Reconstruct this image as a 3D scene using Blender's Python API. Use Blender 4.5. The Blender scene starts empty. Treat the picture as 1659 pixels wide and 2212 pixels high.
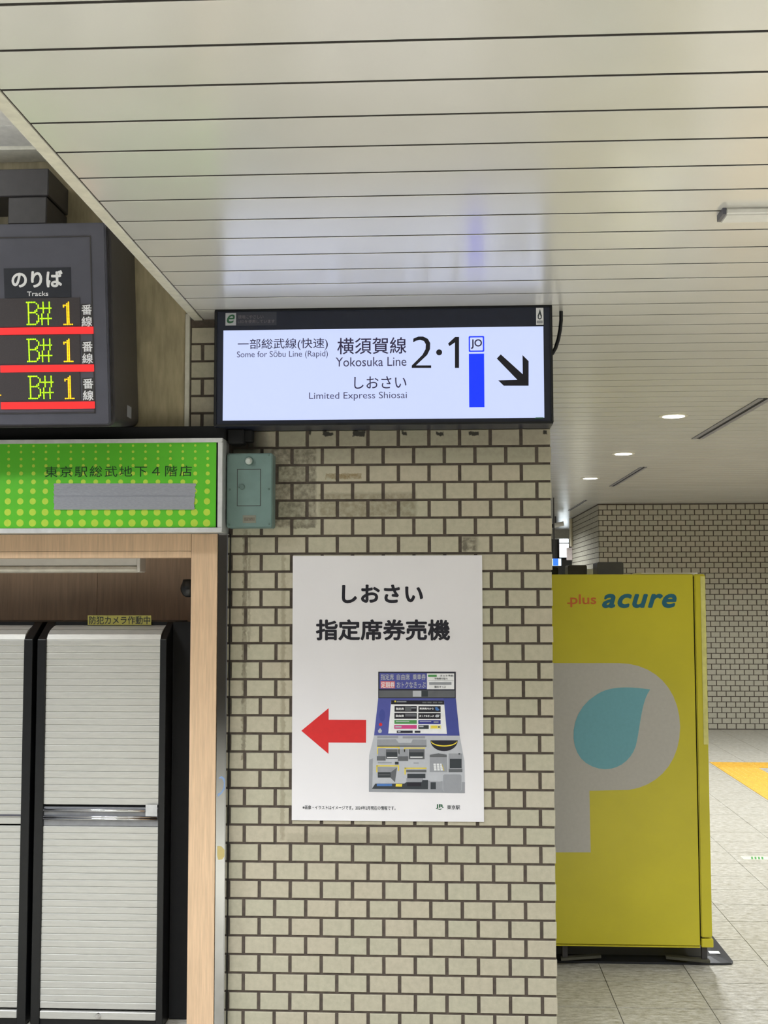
import bpy, bmesh, math, random
from mathutils import Vector, Matrix
random.seed(7)
SC = bpy.context.scene
COL = SC.collection
# ---------------------------------------------------------------- camera
FP = 2456.09                       # focal length in pixels of the 1659 x 2212 frame
CAM = Vector((0.832, -4.4585, 1.74))
_p, _y, _r = 0.068402, 0.050611, -0.001483
FWD = Vector((-math.sin(_y)*math.cos(_p), math.cos(_y)*math.cos(_p), math.sin(_p)))
_rt = Vector((math.cos(_y), math.sin(_y), 0)); _up = _rt.cross(FWD)
RT = _rt*math.cos(_r)+_up*math.sin(_r); UP = _up*math.cos(_r)-_rt*math.sin(_r)
cd = bpy.data.cameras.new('camera'); cam = bpy.data.objects.new('camera', cd); COL.objects.link(cam)
cd.sensor_fit = 'HORIZONTAL'; cd.sensor_width = 36; cd.lens = FP/1659*36; cd.clip_start = .05; cd.clip_end = 100
cam.matrix_world = Matrix(((RT.x, UP.x, -FWD.x, CAM.x), (RT.y, UP.y, -FWD.y, CAM.y), (RT.z, UP.z, -FWD.z, CAM.z), (0, 0, 0, 1)))
SC.camera = cam
# ---------------------------------------------------------------- world, view, large lights
SC.view_settings.view_transform = 'Standard'; SC.view_settings.look = 'None'
SC.view_settings.gamma = 1; SC.view_settings.use_curve_mapping = False
SC.view_settings.exposure = 0.34
wd = bpy.data.worlds.new('world'); SC.world = wd; wd.use_nodes = True
wd.node_tree.nodes['Background'].inputs[0].default_value = (.93, .96, 1, 1)
wd.node_tree.nodes['Background'].inputs[1].default_value = .22
CEIL = 2.825
def area(name, loc, sx, sy, power, col=(1, .97, .9), spread=150, rot=(0, 0, 0), shape='RECTANGLE'):
    l = bpy.data.lights.new(name, 'AREA'); l.shape = shape; l.size = sx
    if shape == 'RECTANGLE': l.size_y = sy
    l.energy = power; l.color = col; l.spread = math.radians(spread)
    o = bpy.data.objects.new(name, l); COL.objects.link(o); o.location = loc; o.rotation_euler = rot
    return o
# unseen lamps added to shape the light, behind the camera and to its right
NEUTRAL = (.90, .945, 1.0)
for y, ps in ((-2.75, (95, 42, 0.01)), (-5.2, (45, 48, 48)), (-8.0, (30, 30, 30))):
    for x, p in zip((-.4, 2.3, 5.0), ps):
        if p > 1: area('unseen_lamp', (x, y, CEIL-.03), 1.2, .3, p, NEUTRAL, spread=130)
area('unseen_lamp', (4.6, -1.2, CEIL-.03), 1.2, .3, 38, NEUTRAL, spread=155)  # this and the next are added to brighten the vending machine's side
area('unseen_lamp', (5.6, -4.2, CEIL-.03), 1.2, .3, 75, NEUTRAL, spread=172)
area('passage_lamp', (1.6, 12.0, CEIL-.03), .3, 1.2, 60, NEUTRAL, spread=160)
for y in (.88, 2.95, 5.02, 7.09): area('unseen_lamp', (5.2, y, CEIL-.03), .25, .25, 40, NEUTRAL, spread=150, shape='DISK')
# lamp in the raised ceiling over the shop front
area('shop_lamp', (-1.9, -1.7, 3.3), 1.0, .3, 35, NEUTRAL, spread=150)
area('added_uplight', (-1.7, -1.6, 2.95), .3, 2.0, 34, NEUTRAL, spread=170, rot=(math.pi, 0, 0))  # unseen uplight, added only to brighten the raised ceiling

# ---------------------------------------------------------------- geometry helpers
def ray(px, py): return FWD*FP + RT*(px-829.5) + UP*(1106-py)
class Fr:
    """a plane with its own axes: a along ex, b along ez, c along the outward normal"""
    def __init__(s, o, ex, ez, n): s.o, s.ex, s.ez, s.n = Vector(o), Vector(ex), Vector(ez), Vector(n)
    def px(s, x, y):
        d = ray(x, y); t = (s.o-CAM).dot(s.n)/d.dot(s.n); h = CAM+d*t-s.o
        return h.dot(s.ex), h.dot(s.ez)
    def W(s, a, b, c=0): return s.o+s.ex*a+s.ez*b+s.n*c
def FY(Y): return Fr((0, Y, 0), (1, 0, 0), (0, 0, 1), (0, -1, 0))
def FZ(Z): return Fr((0, 0, Z), (1, 0, 0), (0, 1, 0), (0, 0, 1))
def flo(px, py, Z=0):
    a, b = FZ(Z).px(px, py); return a, b
def proj(P):
    d = Vector(P)-CAM; z = d.dot(FWD); return 829.5+FP*d.dot(RT)/z, 1106-FP*d.dot(UP)/z
BASE = {}
def setp(o, label=None, cat=None, group=None, kind=None):
    if label: o['label'] = label
    if cat: o['category'] = cat
    if group: o['group'] = group
    if kind: o['kind'] = kind
    return o
def empty(name, loc, label=None, cat=None, group=None, kind=None):
    o = bpy.data.objects.new(name, None); COL.objects.link(o); o.location = loc; o.empty_display_size = .1
    BASE[o.name] = Vector(loc); return setp(o, label, cat, group, kind)
def put(name, me, parent, loc=None):
    o = bpy.data.objects.new(name, me); COL.objects.link(o)
    if parent: o.parent = parent
    pb = BASE[parent.name] if parent else Vector((0, 0, 0))
    w = Vector(loc) if loc is not None else pb
    o.location = w-pb; BASE[o.name] = w
    return o
class MB:
    def __init__(s): s.v, s.f, s.m, s.cur = [], [], [], 0
    def add(s, vs, fs):
        k = len(s.v); s.v += [Vector(p) for p in vs]
        for f in fs: s.f.append([i+k for i in f]); s.m.append(s.cur)
        return s
    def box(s, x0, x1, y0, y1, z0, z1): return s.fbox(FY(0), x0, x1, z0, z1, -y1, -y0)
    def fbox(s, F, a0, a1, b0, b1, c0, c1):
        a0, a1 = min(a0, a1), max(a0, a1); b0, b1 = min(b0, b1), max(b0, b1); c0, c1 = min(c0, c1), max(c0, c1)
        return s.prism(F, [(a0, b0), (a1, b0), (a1, b1), (a0, b1)], c0, c1)
    def prism(s, F, pts, c0, c1):
        ar = sum(pts[i][0]*pts[(i+1) % len(pts)][1]-pts[(i+1) % len(pts)][0]*pts[i][1] for i in range(len(pts)))
        if ar < 0: pts = pts[::-1]
        n = len(pts)
        vs = [F.W(a, b, c0) for a, b in pts]+[F.W(a, b, c1) for a, b in pts]
        # handedness of ex, ez, n
        fs = [list(range(n, 2*n)), list(range(n-1, -1, -1))]+[[i, (i+1) % n, n+(i+1) % n, n+i] for i in range(n)]
        if F.ex.cross(F.ez).dot(F.n) < 0: fs = [f[::-1] for f in fs]
        return s.add(vs, fs)
    def poly(s, F, pts, c):
        ar = sum(pts[i][0]*pts[(i+1) % len(pts)][1]-pts[(i+1) % len(pts)][0]*pts[i][1] for i in range(len(pts)))
        if (ar < 0) != (F.ex.cross(F.ez).dot(F.n) < 0): pts = pts[::-1]
        return s.add([F.W(a, b, c) for a, b in pts], [list(range(len(pts)))])
    def disc(s, F, a, b, r, c, n=20, rb=None):
        rb = rb or r
        return s.poly(F, [(a+r*math.cos(2*math.pi*i/n), b+rb*math.sin(2*math.pi*i/n)) for i in range(n)], c)
    def cyl(s, F, a, b, r, c0, c1, n=20, r2=None):
        r2 = r if r2 is None else r2
        A = [(math.cos(2*math.pi*i/n), math.sin(2*math.pi*i/n)) for i in range(n)]
        vs = [F.W(a+r*x, b+r*y, c0) for x, y in A]+[F.W(a+r2*x, b+r2*y, c1) for x, y in A]
        fs = [list(range(n, 2*n)), list(range(n-1, -1, -1))]+[[i, (i+1) % n, n+(i+1) % n, n+i] for i in range(n)]
        return s.add(vs, fs)
    def tube(s, pts, r, n=10):
        P = [Vector(p) for p in pts]; k = len(s.v); rings = []
        for i, p in enumerate(P):
            d = (P[min(i+1, len(P)-1)]-P[max(i-1, 0)]).normalized()
            u = d.orthogonal().normalized() if i == 0 else (rings[-1]-d*rings[-1].dot(d)).normalized()
            rings.append(u); w = d.cross(u)
            s.v += [p+(u*math.cos(2*math.pi*j/n)+w*math.sin(2*math.pi*j/n))*r for j in range(n)]
        for i in range(len(P)-1):
            for j in range(n):
                s.f.append([k+i*n+j, k+i*n+(j+1) % n, k+(i+1)*n+(j+1) % n, k+(i+1)*n+j]); s.m.append(s.cur)
        s.f.append([k+j for j in range(n-1, -1, -1)]); s.m.append(s.cur)
        s.f.append([k+(len(P)-1)*n+j for j in range(n)]); s.m.append(s.cur)
        return s
    def lathe(s, c, prof, n=24, axis='z'):
        """prof: (radius, height) from bottom to top around a vertical axis at c"""
        k = len(s.v); c = Vector(c)
        for r, h in prof:
            for j in range(n):
                t = 2*math.pi*j/n
                s.v.append(c+(Vector((r*math.cos(t), r*math.sin(t), h)) if axis == 'z' else Vector((r*math.cos(t), -h, r*math.sin(t)))))
        for i in range(len(prof)-1):
            for j in range(n): s.f.append([k+i*n+j, k+i*n+(j+1) % n, k+(i+1)*n+(j+1) % n, k+(i+1)*n+j]); s.m.append(s.cur)
        s.f.append([k+j for j in range(n-1, -1, -1)]); s.m.append(s.cur)
        s.f.append([k+(len(prof)-1)*n+j for j in range(n)]); s.m.append(s.cur)
        return s
    def build(s, name, mats, parent=None, bevel=0, seg=1, smooth=False, **kw):
        mats = mats if isinstance(mats, (list, tuple)) else [mats]
        if parent: base = BASE[parent.name]
        else:
            xs = [v.x for v in s.v]; ys = [v.y for v in s.v]; zs = [v.z for v in s.v]
            base = Vector(((min(xs)+max(xs))/2, (min(ys)+max(ys))/2, min(zs)))
        me = bpy.data.meshes.new(name); me.from_pydata([tuple(v-base) for v in s.v], [], s.f)
        for m in mats: me.materials.append(m)
        for p, i in zip(me.polygons, s.m): p.material_index = i
        if bevel:
            bm = bmesh.new(); bm.from_mesh(me); bmesh.ops.remove_doubles(bm, verts=bm.verts, dist=1e-6)
            ed = [e for e in bm.edges if len(e.link_faces) == 2 and e.calc_face_angle(0) > .6]
            bmesh.ops.bevel(bm, geom=ed, offset=bevel, segments=seg, affect='EDGES', clamp_overlap=True)
            bm.to_mesh(me); bm.free()
        if smooth:
            for p in me.polygons: p.use_smooth = True
        o = put(name, me, parent, base)
        return setp(o, **kw)
def rrect(a0, a1, b0, b1, r, n=5):
    a0, a1 = min(a0, a1), max(a0, a1); b0, b1 = min(b0, b1), max(b0, b1); P = []
    for cx, cy, t0 in ((a1-r, b1-r, 0), (a0+r, b1-r, 90), (a0+r, b0+r, 180), (a1-r, b0+r, 270)):
        for i in range(n+1):
            t = math.radians(t0+90*i/n); P.append((cx+r*math.cos(t), cy+r*math.sin(t)))
    return P
def text(name, s, F, box, c, mat, parent, bold=0, shear=0, spacing=1.0):
    """flat lettering fitted to the rectangle between two picture points on plane F"""
    cu = bpy.data.curves.new('t', 'FONT'); cu.body = s; cu.shear = shear; cu.resolution_u = 4
    cu.space_character = spacing
    ob = bpy.data.objects.new('t', cu); me = bpy.data.meshes.new_from_object(ob)
    bpy.data.objects.remove(ob); bpy.data.curves.remove(cu)
    xs = [v.co.x for v in me.vertices]; ys = [v.co.y for v in me.vertices]
    x0, y0, x1, y1 = box
    A0, B0 = F.px(x0, (y0+y1)/2)[0], F.px((x0+x1)/2, y1)[1]; A1, B1 = F.px(x1, (y0+y1)/2)[0], F.px((x0+x1)/2, y0)[1]
    # follow the slight slope of the line in the plane
    base = BASE[parent.name]; X0, X1, Y0, Y1 = min(xs), max(xs), min(ys), max(ys)
    if bold:                                    # heavier strokes: the outline repeated a stroke's width around
        V = [v.co.copy() for v in me.vertices]; Fc = [list(p.vertices) for p in me.polygons]; n = len(V)
        sh = [(0, 0)]+[(bold*math.cos(k*math.pi/4), bold*math.sin(k*math.pi/4)) for k in range(8)]
        bpy.data.meshes.remove(me); me = bpy.data.meshes.new('lettering')
        me.from_pydata([(v.x+dx, v.y+dy, k*.00003) for k, (dx, dy) in enumerate(sh) for v in V], [], [[i+k*n for i in f] for k in range(9) for f in Fc])
        X0, X1, Y0, Y1 = X0-bold, X1+bold, Y0-bold, Y1+bold
    for v in me.vertices:
        a = A0+(v.co.x-X0)/(X1-X0)*(A1-A0); b = B0+(v.co.y-Y0)/(Y1-Y0)*(B1-B0)
        v.co = F.W(a, b, c+v.co.z)-base
    me.materials.clear(); me.materials.append(mat)
    return put(name, me, parent, base)

# ---------------------------------------------------------------- materials
def srgb(r, g, b):
    f = lambda c: (c/255/12.92 if c <= 10 else ((c/255+.055)/1.055)**2.4)
    return (f(r), f(g), f(b), 1)
class NT:
    def __init__(s, m): s.t = m.node_tree; s.n = s.t.nodes; s.l = s.t.links
    def new(s, typ, **kw):
        n = s.n.new(typ)
        for k, v in kw.items(): setattr(n, k, v)
        return n
    def link(s, a, b): s.l.new(a, b)
    def math(s, op, a, b=None, clamp=False):
        n = s.new('ShaderNodeMath', operation=op, use_clamp=clamp)
        for i, x in enumerate((a, b)):
            if x is None: continue
            if isinstance(x, (int, float)): n.inputs[i].default_value = x
            else: s.link(x, n.inputs[i])
        return n.outputs[0]
    def mix(s, fac, a, b):
        n = s.new('ShaderNodeMix', data_type='RGBA')
        for i, x in ((0, fac), (6, a), (7, b)):
            if isinstance(x, (int, float)): n.inputs[i].default_value = x
            elif isinstance(x, tuple): n.inputs[i].default_value = x
            else: s.link(x, n.inputs[i])
        return n.outputs[2]
    def noise(s, vec, scale, detail=3, rough=.55):
        n = s.new('ShaderNodeTexNoise'); n.inputs['Scale'].default_value = scale; n.inputs['Detail'].default_value = detail
        n.inputs['Roughness'].default_value = rough; s.link(vec, n.inputs['Vector']); return n.outputs[0]
    def ramp(s, x, lo, hi):
        n = s.new('ShaderNodeMapRange', clamp=True); s.link(x, n.inputs[0]); n.inputs[1].default_value = lo; n.inputs[2].default_value = hi
        return n.outputs[0]
def start(name):
    m = bpy.data.materials.new(name); m.use_nodes = True; t = NT(m)
    b = t.n['Principled BSDF']; g = t.new('ShaderNodeNewGeometry'); return m, t, b, g.outputs['Position']
def mat(name, col, rough=.5, metal=0, spec=.5, var=.06, scale=30, stretch=None, coat=0, emit=None, es=0, bump=0):
    m, t, b, pos = start(name)
    if stretch:
        mp = t.new('ShaderNodeMapping'); t.link(pos, mp.inputs[0]); mp.inputs['Scale'].default_value = stretch; pos = mp.outputs[0]
    n = t.noise(pos, scale)
    dk = tuple(c*(1-2*var) for c in col[:3])+(1,); lt = tuple(min(1, c*(1+2*var)) for c in col[:3])+(1,)
    t.link(t.mix(t.ramp(n, .25, .75), dk, lt), b.inputs['Base Color'])
    b.inputs['Roughness'].default_value = rough; b.inputs['Metallic'].default_value = metal
    b.inputs['Specular IOR Level'].default_value = spec; b.inputs['Coat Weight'].default_value = coat
    if emit: b.inputs['Emission Color'].default_value = emit; b.inputs['Emission Strength'].default_value = es
    if bump:
        bn = t.new('ShaderNodeBump'); bn.inputs['Strength'].default_value = bump; bn.inputs['Distance'].default_value = .002
        t.link(n, bn.inputs['Height']); t.link(bn.outputs[0], b.inputs['Normal'])
    return m
def ink(name, r, g, b, rough=.45): return mat(name, srgb(r, g, b), rough, var=.02, scale=60)
def glow(name, col, s): return mat(name, (.02, .02, .02, 1), .4, var=.02, emit=col, es=s)

F0 = FY(0)
def boxmask(t, sep, x0, x1, z0, z1, soft, wob):
    a = t.ramp(t.math('ADD', sep.outputs[0], wob), x0-soft, x0+soft); b = t.ramp(t.math('ADD', sep.outputs[0], wob), x1+soft, x1-soft)
    c = t.ramp(t.math('ADD', sep.outputs[2], wob), z0-soft, z0+soft); d = t.ramp(t.math('ADD', sep.outputs[2], wob), z1+soft, z1-soft)
    return t.math('MULTIPLY', t.math('MULTIPLY', a, b), t.math('MULTIPLY', c, d))
def brick_material(name, c1, c2, stains):
    m, t, b, pos = start(name)
    oi = t.new('ShaderNodeObjectInfo')
    n1 = t.noise(pos, 45, 5, .6); n2 = t.noise(pos, 210, 3); n3 = t.noise(pos, 5, 2)
    col = t.mix(t.ramp(n1, .3, .7), c1, c2)
    hue = t.mix(oi.outputs['Random'], srgb(222, 222, 210), srgb(234, 222, 214))
    mx = t.new('ShaderNodeMix', data_type='RGBA', blend_type='MULTIPLY'); mx.inputs[0].default_value = .5
    t.link(col, mx.inputs[6]); t.link(hue, mx.inputs[7]); col = mx.outputs[2]
    pit = t.math('MULTIPLY', t.ramp(n2, .66, .74), t.ramp(n1, .45, .62))
    col = t.mix(t.math('MULTIPLY', pit, .65), col, srgb(70, 62, 48))
    if stains:
        sep = t.new('ShaderNodeSeparateXYZ'); t.link(pos, sep.inputs[0])
        w = t.math('MULTIPLY', t.math('SUBTRACT', n1, .5), .03); w2 = t.math('MULTIPLY', t.math('SUBTRACT', n3, .5), .10)
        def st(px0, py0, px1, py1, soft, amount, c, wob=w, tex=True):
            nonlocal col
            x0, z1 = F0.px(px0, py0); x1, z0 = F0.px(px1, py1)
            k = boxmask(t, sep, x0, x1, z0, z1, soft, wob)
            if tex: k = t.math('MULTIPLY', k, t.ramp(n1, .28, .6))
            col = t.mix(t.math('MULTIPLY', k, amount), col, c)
        st(585, 965, 683, 1140, .004, .72, srgb(78, 70, 58))
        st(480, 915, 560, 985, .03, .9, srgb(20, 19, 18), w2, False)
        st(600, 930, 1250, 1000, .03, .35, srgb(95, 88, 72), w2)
        st(690, 1065, 900, 1115, .006, .55, srgb(90, 78, 50))
        st(703, 1023, 781, 1034, .002, .8, srgb(122, 98, 48))
        st(525, 1145, 531, 1640, .002, .6, srgb(75, 62, 45))
        st(537, 1150, 541, 1400, .002, .4, srgb(85, 72, 52))
        st(608, 1195, 614, 1815, .003, .35, srgb(110, 98, 70), w, False)
        st(620, 1800, 860, 1822, .006, .3, srgb(100, 92, 70))
        st(998, 1158, 1032, 1190, .008, .8, srgb(70, 64, 54))
        for c0 in ((666, 931, 672, 939), (696, 933, 719, 941), (762, 931, 788, 943), (866, 932, 880, 940), (940, 933, 958, 942), (1012, 932, 1034, 941), (1172, 930, 1182, 939)): st(*c0, .002, .9, srgb(18, 16, 20), w, False)
    t.link(col, b.inputs['Base Color']); b.inputs['Roughness'].default_value = .62; b.inputs['Specular IOR Level'].default_value = .35
    bn = t.new('ShaderNodeBump'); bn.inputs['Strength'].default_value = .25; bn.inputs['Distance'].default_value = .001
    t.link(n1, bn.inputs['Height']); t.link(bn.outputs[0], b.inputs['Normal'])
    return m
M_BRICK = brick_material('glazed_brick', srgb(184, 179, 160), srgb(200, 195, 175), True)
M_BRICKF = brick_material('far_brick', srgb(186, 182, 166), srgb(198, 194, 178), False)
M_MORTAR = mat('mortar', srgb(88, 78, 70), .9, var=.15, scale=40)
def ceiling_mat():
    m, t, b, pos = start('painted_aluminium')
    n = t.noise(pos, 2.0, 2); n2 = t.noise(pos, 90, 2)
    t.link(t.mix(t.ramp(n, .3, .7), srgb(218, 216, 209), srgb(225, 223, 217)), b.inputs['Base Color'])
    b.inputs['Metallic'].default_value = .22; b.inputs['Specular IOR Level'].default_value = 1.0
    t.link(t.math('ADD', t.math('MULTIPLY', n2, .04), .21), b.inputs['Roughness'])
    return m
M_CEIL = ceiling_mat()
M_CEILGAP = mat('gap_shadow', srgb(38, 33, 30), .9)
M_TRIM = mat('white_trim', srgb(216, 212, 196), .4)
M_BEIGE = mat('beige_wall', srgb(176, 164, 132), .8, var=.12, scale=6, stretch=(6, 6, 1.2))
M_UPCEIL = mat('upper_ceiling', srgb(214, 211, 203), .5)
def stone_mat():
    m, t, b, pos = start('stone_tile')
    mp = t.new('ShaderNodeMapping'); t.link(pos, mp.inputs[0]); mp.inputs['Scale'].default_value = (1, 2.2, 1)
    n1 = t.noise(mp.outputs[0], 24, 8, .72); n2 = t.noise(mp.outputs[0], 6, 3); n3 = t.noise(pos, 1.2, 2)
    oi = t.new('ShaderNodeObjectInfo')
    c = t.mix(t.ramp(n1, .36, .62), srgb(142, 136, 118), srgb(203, 199, 188))
    c = t.mix(t.math('MULTIPLY', t.ramp(n2, .45, .8), .35), c, srgb(150, 143, 124))
    c = t.mix(t.math('MULTIPLY', oi.outputs['Random'], .18), c, srgb(178, 172, 158))
    t.link(c, b.inputs['Base Color'])
    t.link(t.math('ADD', t.math('MULTIPLY', n1, .25), .28), b.inputs['Roughness'])
    return m
M_STONE = stone_mat()
M_JOINT = mat('tile_joint', srgb(70, 64, 52), .9)
M_TACT = mat('tactile_yellow', srgb(214, 168, 62), .55, var=.08, scale=40)
M_DARK = mat('charcoal_paint', srgb(86, 86, 96), .35, var=.04, scale=12)
M_DARK2 = mat('dark_grey_metal', srgb(62, 59, 60), .4)
M_BLACK = mat('black_paint', srgb(20, 21, 23), .35, var=.1)
M_VBLACK = mat('matt_black', srgb(12, 12, 13), .8, var=.1)
M_NAVY = mat('sign_casing', srgb(30, 35, 52), .35)
M_WOOD = mat('pale_wood', srgb(214, 182, 148), .5, var=.07, scale=9, stretch=(14, 14, .8))
M_BROWN = mat('brown_panel', srgb(196, 170, 146), .55, var=.08, scale=9, stretch=(10, 10, .7))
M_STEEL = mat('stainless_steel', srgb(186, 186, 186), .10, metal=1, var=.03, scale=20, stretch=(1, 1, .3))
M_CHROME = mat('chrome', srgb(225, 226, 230), .08, metal=1, var=.02)
M_SLAT = mat('aluminium_slat', srgb(205, 204, 198), .38, metal=.35, var=.03, scale=60, stretch=(.4, 1, 4))
M_WHITE = mat('white_plastic', srgb(226, 224, 218), .4, var=.02)
M_PAPER = mat('poster_paper', srgb(232, 229, 232), .22, var=.012, scale=3)
M_YEL = mat('yellow_enamel', srgb(204, 192, 44), .3, var=.03, scale=4)
M_YELP = mat('yellow_edge_glow', srgb(220, 214, 130), .25)
M_GBOX = mat('grey_green_enamel', srgb(112, 136, 132), .4, var=.05, scale=14)
M_GBOX2 = mat('grey_green_dark', srgb(96, 118, 112), .45)
M_TAPE = mat('duct_tape', srgb(150, 152, 160), .4, var=.05, scale=80, stretch=(1, 1, 4), bump=.3)
M_GREEN = mat('sign_green', srgb(92, 192, 40), .4, var=.03, scale=3)
M_LIME = ink('lime_dots', 184, 214, 66)
M_FRAME = mat('sign_frame', srgb(206, 206, 206), .35)
M_PLATE = ink('name_plate', 128, 128, 116)
K = {k: ink('ink_'+k, *v) for k, v in dict(
    black=(22, 20, 34), violet=(64, 56, 98), violet2=(96, 92, 136), red=(214, 34, 36), white=(236, 236, 238), blue=(76, 82, 158), blue2=(62, 72, 148),
    navy=(22, 24, 44), grey=(150, 152, 158), lgrey=(186, 188, 194), dgrey=(96, 98, 102), slate=(46, 52, 58), pink=(206, 62, 132), green=(74, 146, 78),
    rblue=(40, 46, 138), cream=(232, 222, 150), yellow=(232, 208, 60), salmon=(226, 118, 120), sky=(70, 116, 182), dkgreen=(24, 62, 26),
    orange=(206, 106, 38), teal=(14, 98, 120), cyan=(112, 172, 184), pgrey=(188, 184, 176), logo=(40, 96, 62), mauve=(122, 116, 124)).items()}
M_LED_G = glow('led_green', (.42, 1, 0, 1), 1.6)
M_LED_O = glow('led_orange', (1, .5, .0, 1), 1.6)
M_LED_R = glow('led_red', (1, .015, .015, 1), 1.1)
M_LIT = mat('lit_panel', (.12, .12, .14, 1), .35, var=.01, emit=(.52, .60, .92, 1), es=.86)
M_LITB = mat('lit_blue', (.01, .02, .5, 1), .35, var=.01, emit=(.0, .03, 1, 1), es=.8)
M_LAMP = glow('lamp_lens', (1, .97, .9, 1), 6)
M_DAY = glow('bright_window', (.85, .95, 1, 1), 3.5)
M_SCREEN = glow('blue_screen', (.02, .16, 1, 1), 1.2)
M_SCREENW = glow('white_screen', (.7, .9, 1, 1), 1.2)

# ================================================================ the setting
XR = 10.47*.12059                      # right edge of the brick pillar
PX, PZ, Z31 = .12059, .0702, 1.74-1.61213
def Zk(k): return Z31+(31-k)*PZ
XL_UP = F0.px(410, 800)[0]             # left edge of the bricks above the shop front
wf = empty('wall_front', (XR/2, .35, 0), kind='structure')
mb = MB()
z_b = F0.px(450, 935)[1]
mb.box(-.012, XR-.004, .006, .70, 0, z_b); mb.box(XL_UP, XR-.004, .006, .70, z_b, CEIL)
mb.build('mortar', M_MORTAR, wf)
BR = {}
def brick_mesh(w, h, mt, d=.012, ch=.0016):
    key = (round(w, 4), round(h, 4), mt.name)
    if key in BR: return BR[key]
    w, h = w/2, h/2
    def ring(i, y): return [(-w+i, y, -h+i), (w-i, y, -h+i), (w-i, y, h-i), (-w+i, y, h-i)]
    v = ring(0, d)+ring(0, ch)+ring(ch, 0); f = [(8, 9, 10, 11)]
    for k in (0, 4):
        for j in range(4): f.append((k+j, k+(j+1) % 4, k+4+(j+1) % 4, k+4+j))
    me = bpy.data.meshes.new('brick'); me.from_pydata(v, [], f); me.materials.append(mt); BR[key] = me
    return me
def courses(x_min, x_max, k0, k1, px, pz, zfun, gap):
    """bricks of a running bond: (x centre, z centre, width, height)"""
    out = []
    for k in range(k0, k1):
        off = 0 if k % 2 == 0 else .5
        i = math.floor(x_min/px)-2
        while True:
            a, b = (i+off)*px+gap/2, (i+off+1)*px-gap/2; i += 1
            if a > x_max: break
            a, b = max(a, x_min), min(b, x_max)
            if b-a < .012: continue
            out.append(((a+b)/2, (zfun(k)+zfun(k+1))/2, b-a, pz-gap*.72))
    return out
GAP = .0128
bl = [c for c in courses(0, XR, -9, 33, PX, PZ, Zk, GAP) if c[1] < CEIL-.03]
bl += [c for c in courses(XL_UP+.006, -.006, -9, -1, PX, PZ, Zk, GAP) if z_b+.02 < c[1] < CEIL-.03]
hid = MB(); nvis = 0
for (x, z, w, h) in bl:
    px, py = proj((x, 0, z)); hw = w*275; hh = 17
    vis = py < 2226 and (py > 928 or px-hw < 460)
    if px-hw > 634 and px+hw < 1042 and py-hh > 1203 and py+hh < 1773: vis = False          # behind the poster
    if px-hw > 485 and px+hw < 590 and 980 < py-hh and py+hh < 1142: vis = False            # behind the switch box
    if px < 466 and py > 935: vis = False
    if vis:
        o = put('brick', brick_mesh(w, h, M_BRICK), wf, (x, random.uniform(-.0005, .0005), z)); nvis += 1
        o.rotation_euler = (random.uniform(-.004, .004), random.uniform(-.003, .003), random.uniform(-.003, .003))
    else: hid.box(x-w/2, x+w/2, 0, .012, z-h/2, z+h/2)
for (y, z, w, h) in courses(.03, .70, -9, 33, PX, PZ, Zk, GAP):                                # bricks around the corner
    if z < CEIL-.03: hid.box(XR-.012, XR, y-w/2, y+w/2, z-h/2, z+h/2)
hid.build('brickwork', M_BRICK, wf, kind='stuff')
print('visible bricks', nvis)

# far wall with its own courses
FD = 14.33
C_FAR = CAM+ray(1295, 1300)*(FD/FP); YF = C_FAR.y; XF = C_FAR.x
wb = empty('wall_back', (XF+2, YF, 0), kind='structure')
PXF, PZF = .1148, .0668
MB().box(XF+.004, XF+9, YF+.006, YF+3.0, 0, CEIL).build('mortar', M_MORTAR, wb)
fl = courses(0, 5.2, 0, 42, PXF, PZF, lambda k: CEIL-.012-k*PZF, .0125)
far = MB(); nf = 0
for (x, z, w, h) in fl:
    X = XF+x; px, py = proj((X, YF, z))
    if z < .02: continue
    v = px < 1668 and (py < 1240 or px > 1526)
    if v and nf < 300: put('brick', brick_mesh(w, h, M_BRICKF), wb, (X, YF, z)); nf += 1
    else: far.box(X-w/2, X+w/2, YF, YF+.012, z-h/2, z+h/2)
for (y, z, w, h) in courses(0, 2.98, 0, 42, PXF, PZF, lambda k: CEIL-.012-k*PZF, .0125):
    if z > .02: far.box(XF, XF+.012, YF+y-w/2, YF+y+w/2, z-h/2, z+h/2)
far.build('brickwork', M_BRICKF, wb, kind='stuff')
print('far bricks', nf)

# ceiling of long aluminium panels
XS_in = sum(flo(x, y, CEIL)[0] for x, y in ((10, 208), (280, 511)))/2
XS_out = sum(flo(x, y, CEIL)[0] for x, y in ((10, 243.5), (255, 513)))/2
ce = empty('ceiling', (3, 2, CEIL), kind='structure')
YC0 = flo(829, 89, CEIL)[1]; YCP = (flo(350, 477.5, CEIL)[1]-YC0)/6
print('ceiling pitch', YCP, 'soffit', XS_in, XS_out)
MB().box(XS_out, 12, -11, 22, CEIL+.0015, CEIL+.03).build('panel_backing', M_CEILGAP, ce)
def panel_mb(mb, x0, x1, yc, w):
    h = w/2; c = .0004
    prof = [(-h, .010), (-h, c), (-h+c, 0), (h-c, 0), (h, c), (h, .010)]
    n = len(prof); vs = [(x0, yc+y, CEIL+z) for y, z in prof]+[(x1, yc+y, CEIL+z) for y, z in prof]
    return mb.add(vs, [[i, n+i, n+i+1, i+1] for i in range(n-1)]+[list(range(n)), list(range(2*n-1, n-1, -1))])
PW = YCP-.011
pm = None; restp = MB()
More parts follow.
